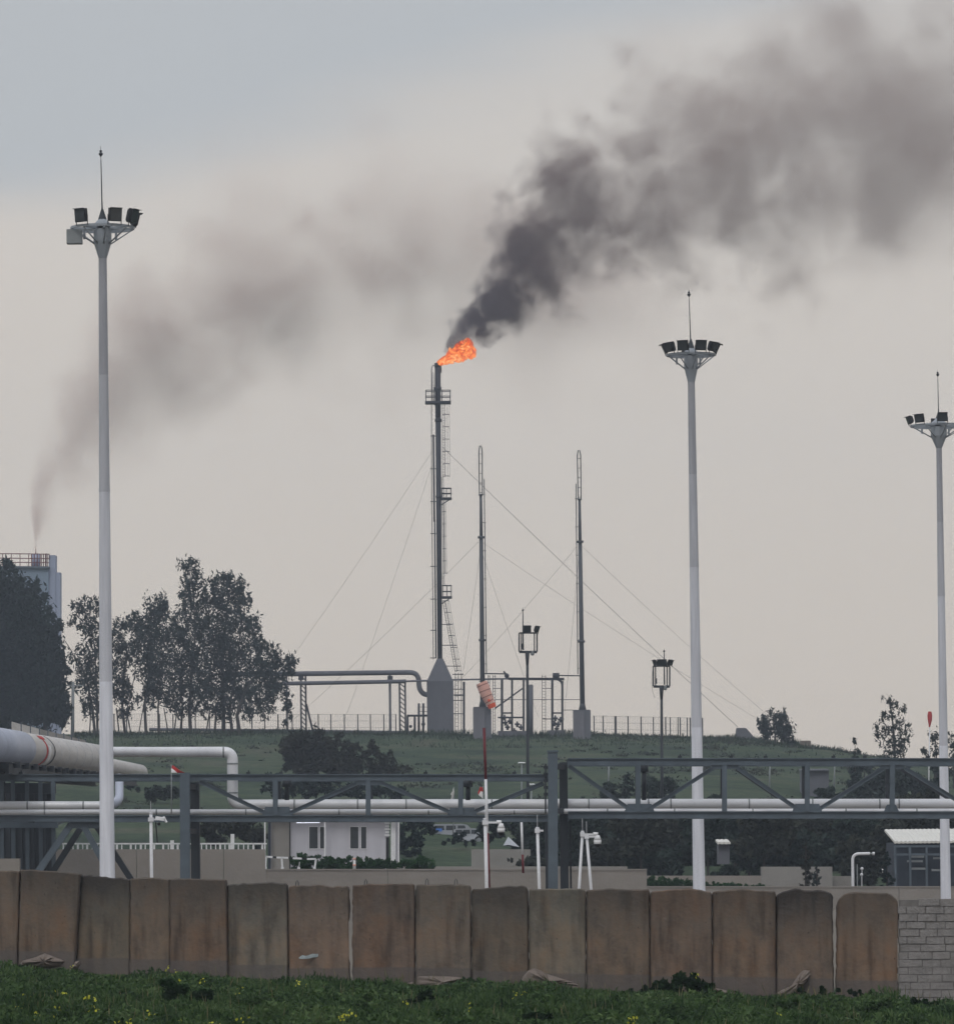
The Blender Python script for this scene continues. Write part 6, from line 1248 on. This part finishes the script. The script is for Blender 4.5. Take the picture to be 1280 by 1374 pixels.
# ================= SKY / SUN / CAMERA =================
w=bpy.data.worlds.new('World'); sc.world=w; w.use_nodes=True; t=w.node_tree; t.nodes.clear(); L=t.links.new
o=N(t,'ShaderNodeOutputWorld'); bg=N(t,'ShaderNodeBackground'); sky=N(t,'ShaderNodeTexSky'); sky.sky_type='NISHITA'; sky.sun_disc=False
SE,SR=R(48),R(200)
sky.sun_elevation=SE; sky.sun_rotation=SR; sky.dust_density=3
tc=N(t,'ShaderNodeTexCoord'); sx=N(t,'ShaderNodeSeparateXYZ'); L(tc.outputs['Generated'],sx.inputs[0])
mp=N(t,'ShaderNodeMapping'); mp.inputs['Scale'].default_value=(3,3,14); L(tc.outputs['Generated'],mp.inputs[0])
n=N(t,'ShaderNodeTexNoise'); n.inputs['Scale'].default_value=1.6; n.inputs['Detail'].default_value=4; n.inputs['Roughness'].default_value=.5; L(mp.outputs[0],n.inputs['Vector'])
a=N(t,'ShaderNodeMath',operation='MULTIPLY_ADD'); a.inputs[1].default_value=.05; a.inputs[2].default_value=-.025; L(n.outputs['Fac'],a.inputs[0])
ab=N(t,'ShaderNodeMath',operation='ADD'); L(sx.outputs[2],ab.inputs[0]); L(a.outputs[0],ab.inputs[1])
r=ramp(t,[(0,(.70,.62,.53,1)),(.06,(.73,.65,.565,1)),(.12,(.73,.66,.585,1)),(.2,(.62,.595,.565,1)),(.4,(.72,.74,.79,1)),(1,(1.05,1.08,1.14,1))]); L(ab.outputs[0],r.inputs[0])
# a bluish gap in the cloud, high and to the left
xa=N(t,'ShaderNodeMath',operation='MULTIPLY_ADD'); xa.inputs[1].default_value=-.22; L(sx.outputs[0],xa.inputs[0]); L(ab.outputs[0],xa.inputs[2])
rm_=N(t,'ShaderNodeMapRange',interpolation_type='SMOOTHSTEP'); rm_.inputs['From Min'].default_value=.150; rm_.inputs['From Max'].default_value=.172; L(xa.outputs[0],rm_.inputs['Value'])
rn_=N(t,'ShaderNodeMapRange',interpolation_type='SMOOTHSTEP'); rn_.inputs['From Min'].default_value=.24; rn_.inputs['From Max'].default_value=.34; rn_.inputs['To Min'].default_value=1; rn_.inputs['To Max'].default_value=0; L(xa.outputs[0],rn_.inputs['Value'])
mm_=N(t,'ShaderNodeMath',operation='MULTIPLY'); L(rm_.outputs[0],mm_.inputs[0]); L(rn_.outputs[0],mm_.inputs[1])
gx_=N(t,'ShaderNodeMix',data_type='RGBA'); L(mm_.outputs[0],gx_.inputs['Factor']); L(r.outputs[0],gx_.inputs['A']); gx_.inputs['B'].default_value=(.53,.545,.555,1)
SKS=.1
# Sky Texture at strength 0.1 seen through a nearly closed cloud layer
cl=N(t,'ShaderNodeMix',data_type='RGBA',blend_type='MULTIPLY'); cl.inputs['Factor'].default_value=1; cl.inputs['A'].default_value=(1/SKS,)*3+(1,); L(gx_.outputs['Result'],cl.inputs['B'])
mx=N(t,'ShaderNodeMix',data_type='RGBA'); mx.inputs['Factor'].default_value=.90; L(sky.outputs[0],mx.inputs['A']); L(cl.outputs['Result'],mx.inputs['B'])
L(mx.outputs['Result'],bg.inputs[0]); bg.inputs[1].default_value=SKS; L(bg.outputs[0],o.inputs['Surface'])
sl=bpy.data.lights.new('sun','SUN'); sl.energy=.8; sl.angle=R(20); sl.color=(1,.96,.9); so=bpy.data.objects.new('sun',sl); COL.objects.link(so)
d=Vector((math.sin(SR)*math.cos(SE),math.cos(SR)*math.cos(SE),math.sin(SE))); so.rotation_euler=d.to_track_quat('Z','Y').to_euler(); so.location=(0,0,60)
cam=bpy.data.cameras.new('camera'); co=bpy.data.objects.new('camera',cam); COL.objects.link(co); sc.camera=co
cam.sensor_fit='HORIZONTAL'; cam.sensor_width=36; cam.lens=36*F/1280; cam.shift_y=(CY-687)/1280; cam.clip_end=5000; cam.clip_start=1
co.location=(0,0,CZ)
# camera looks along +Y, rolled by ROLL
xw=Vector((cr,0,-sr)); yw=Vector((sr,0,cr)); zw=Vector((0,-1,0)); co.rotation_euler=Matrix((xw,yw,zw)).transposed().to_euler()
sc.render.engine='CYCLES'; sc.cycles.use_denoising=True; sc.cycles.max_bounces=6; sc.cycles.diffuse_bounces=2; sc.cycles.transparent_max_bounces=16; sc.cycles.volume_bounces=0; sc.cycles.volume_max_steps=256; sc.cycles.use_adaptive_sampling=True; sc.cycles.adaptive_threshold=.03
sc.view_settings.view_transform='Standard'; sc.view_settings.look='None'; sc.view_settings.exposure=0; sc.view_settings.gamma=1
for o_ in bpy.data.objects:
    if '_w' in o_: del o_['_w']
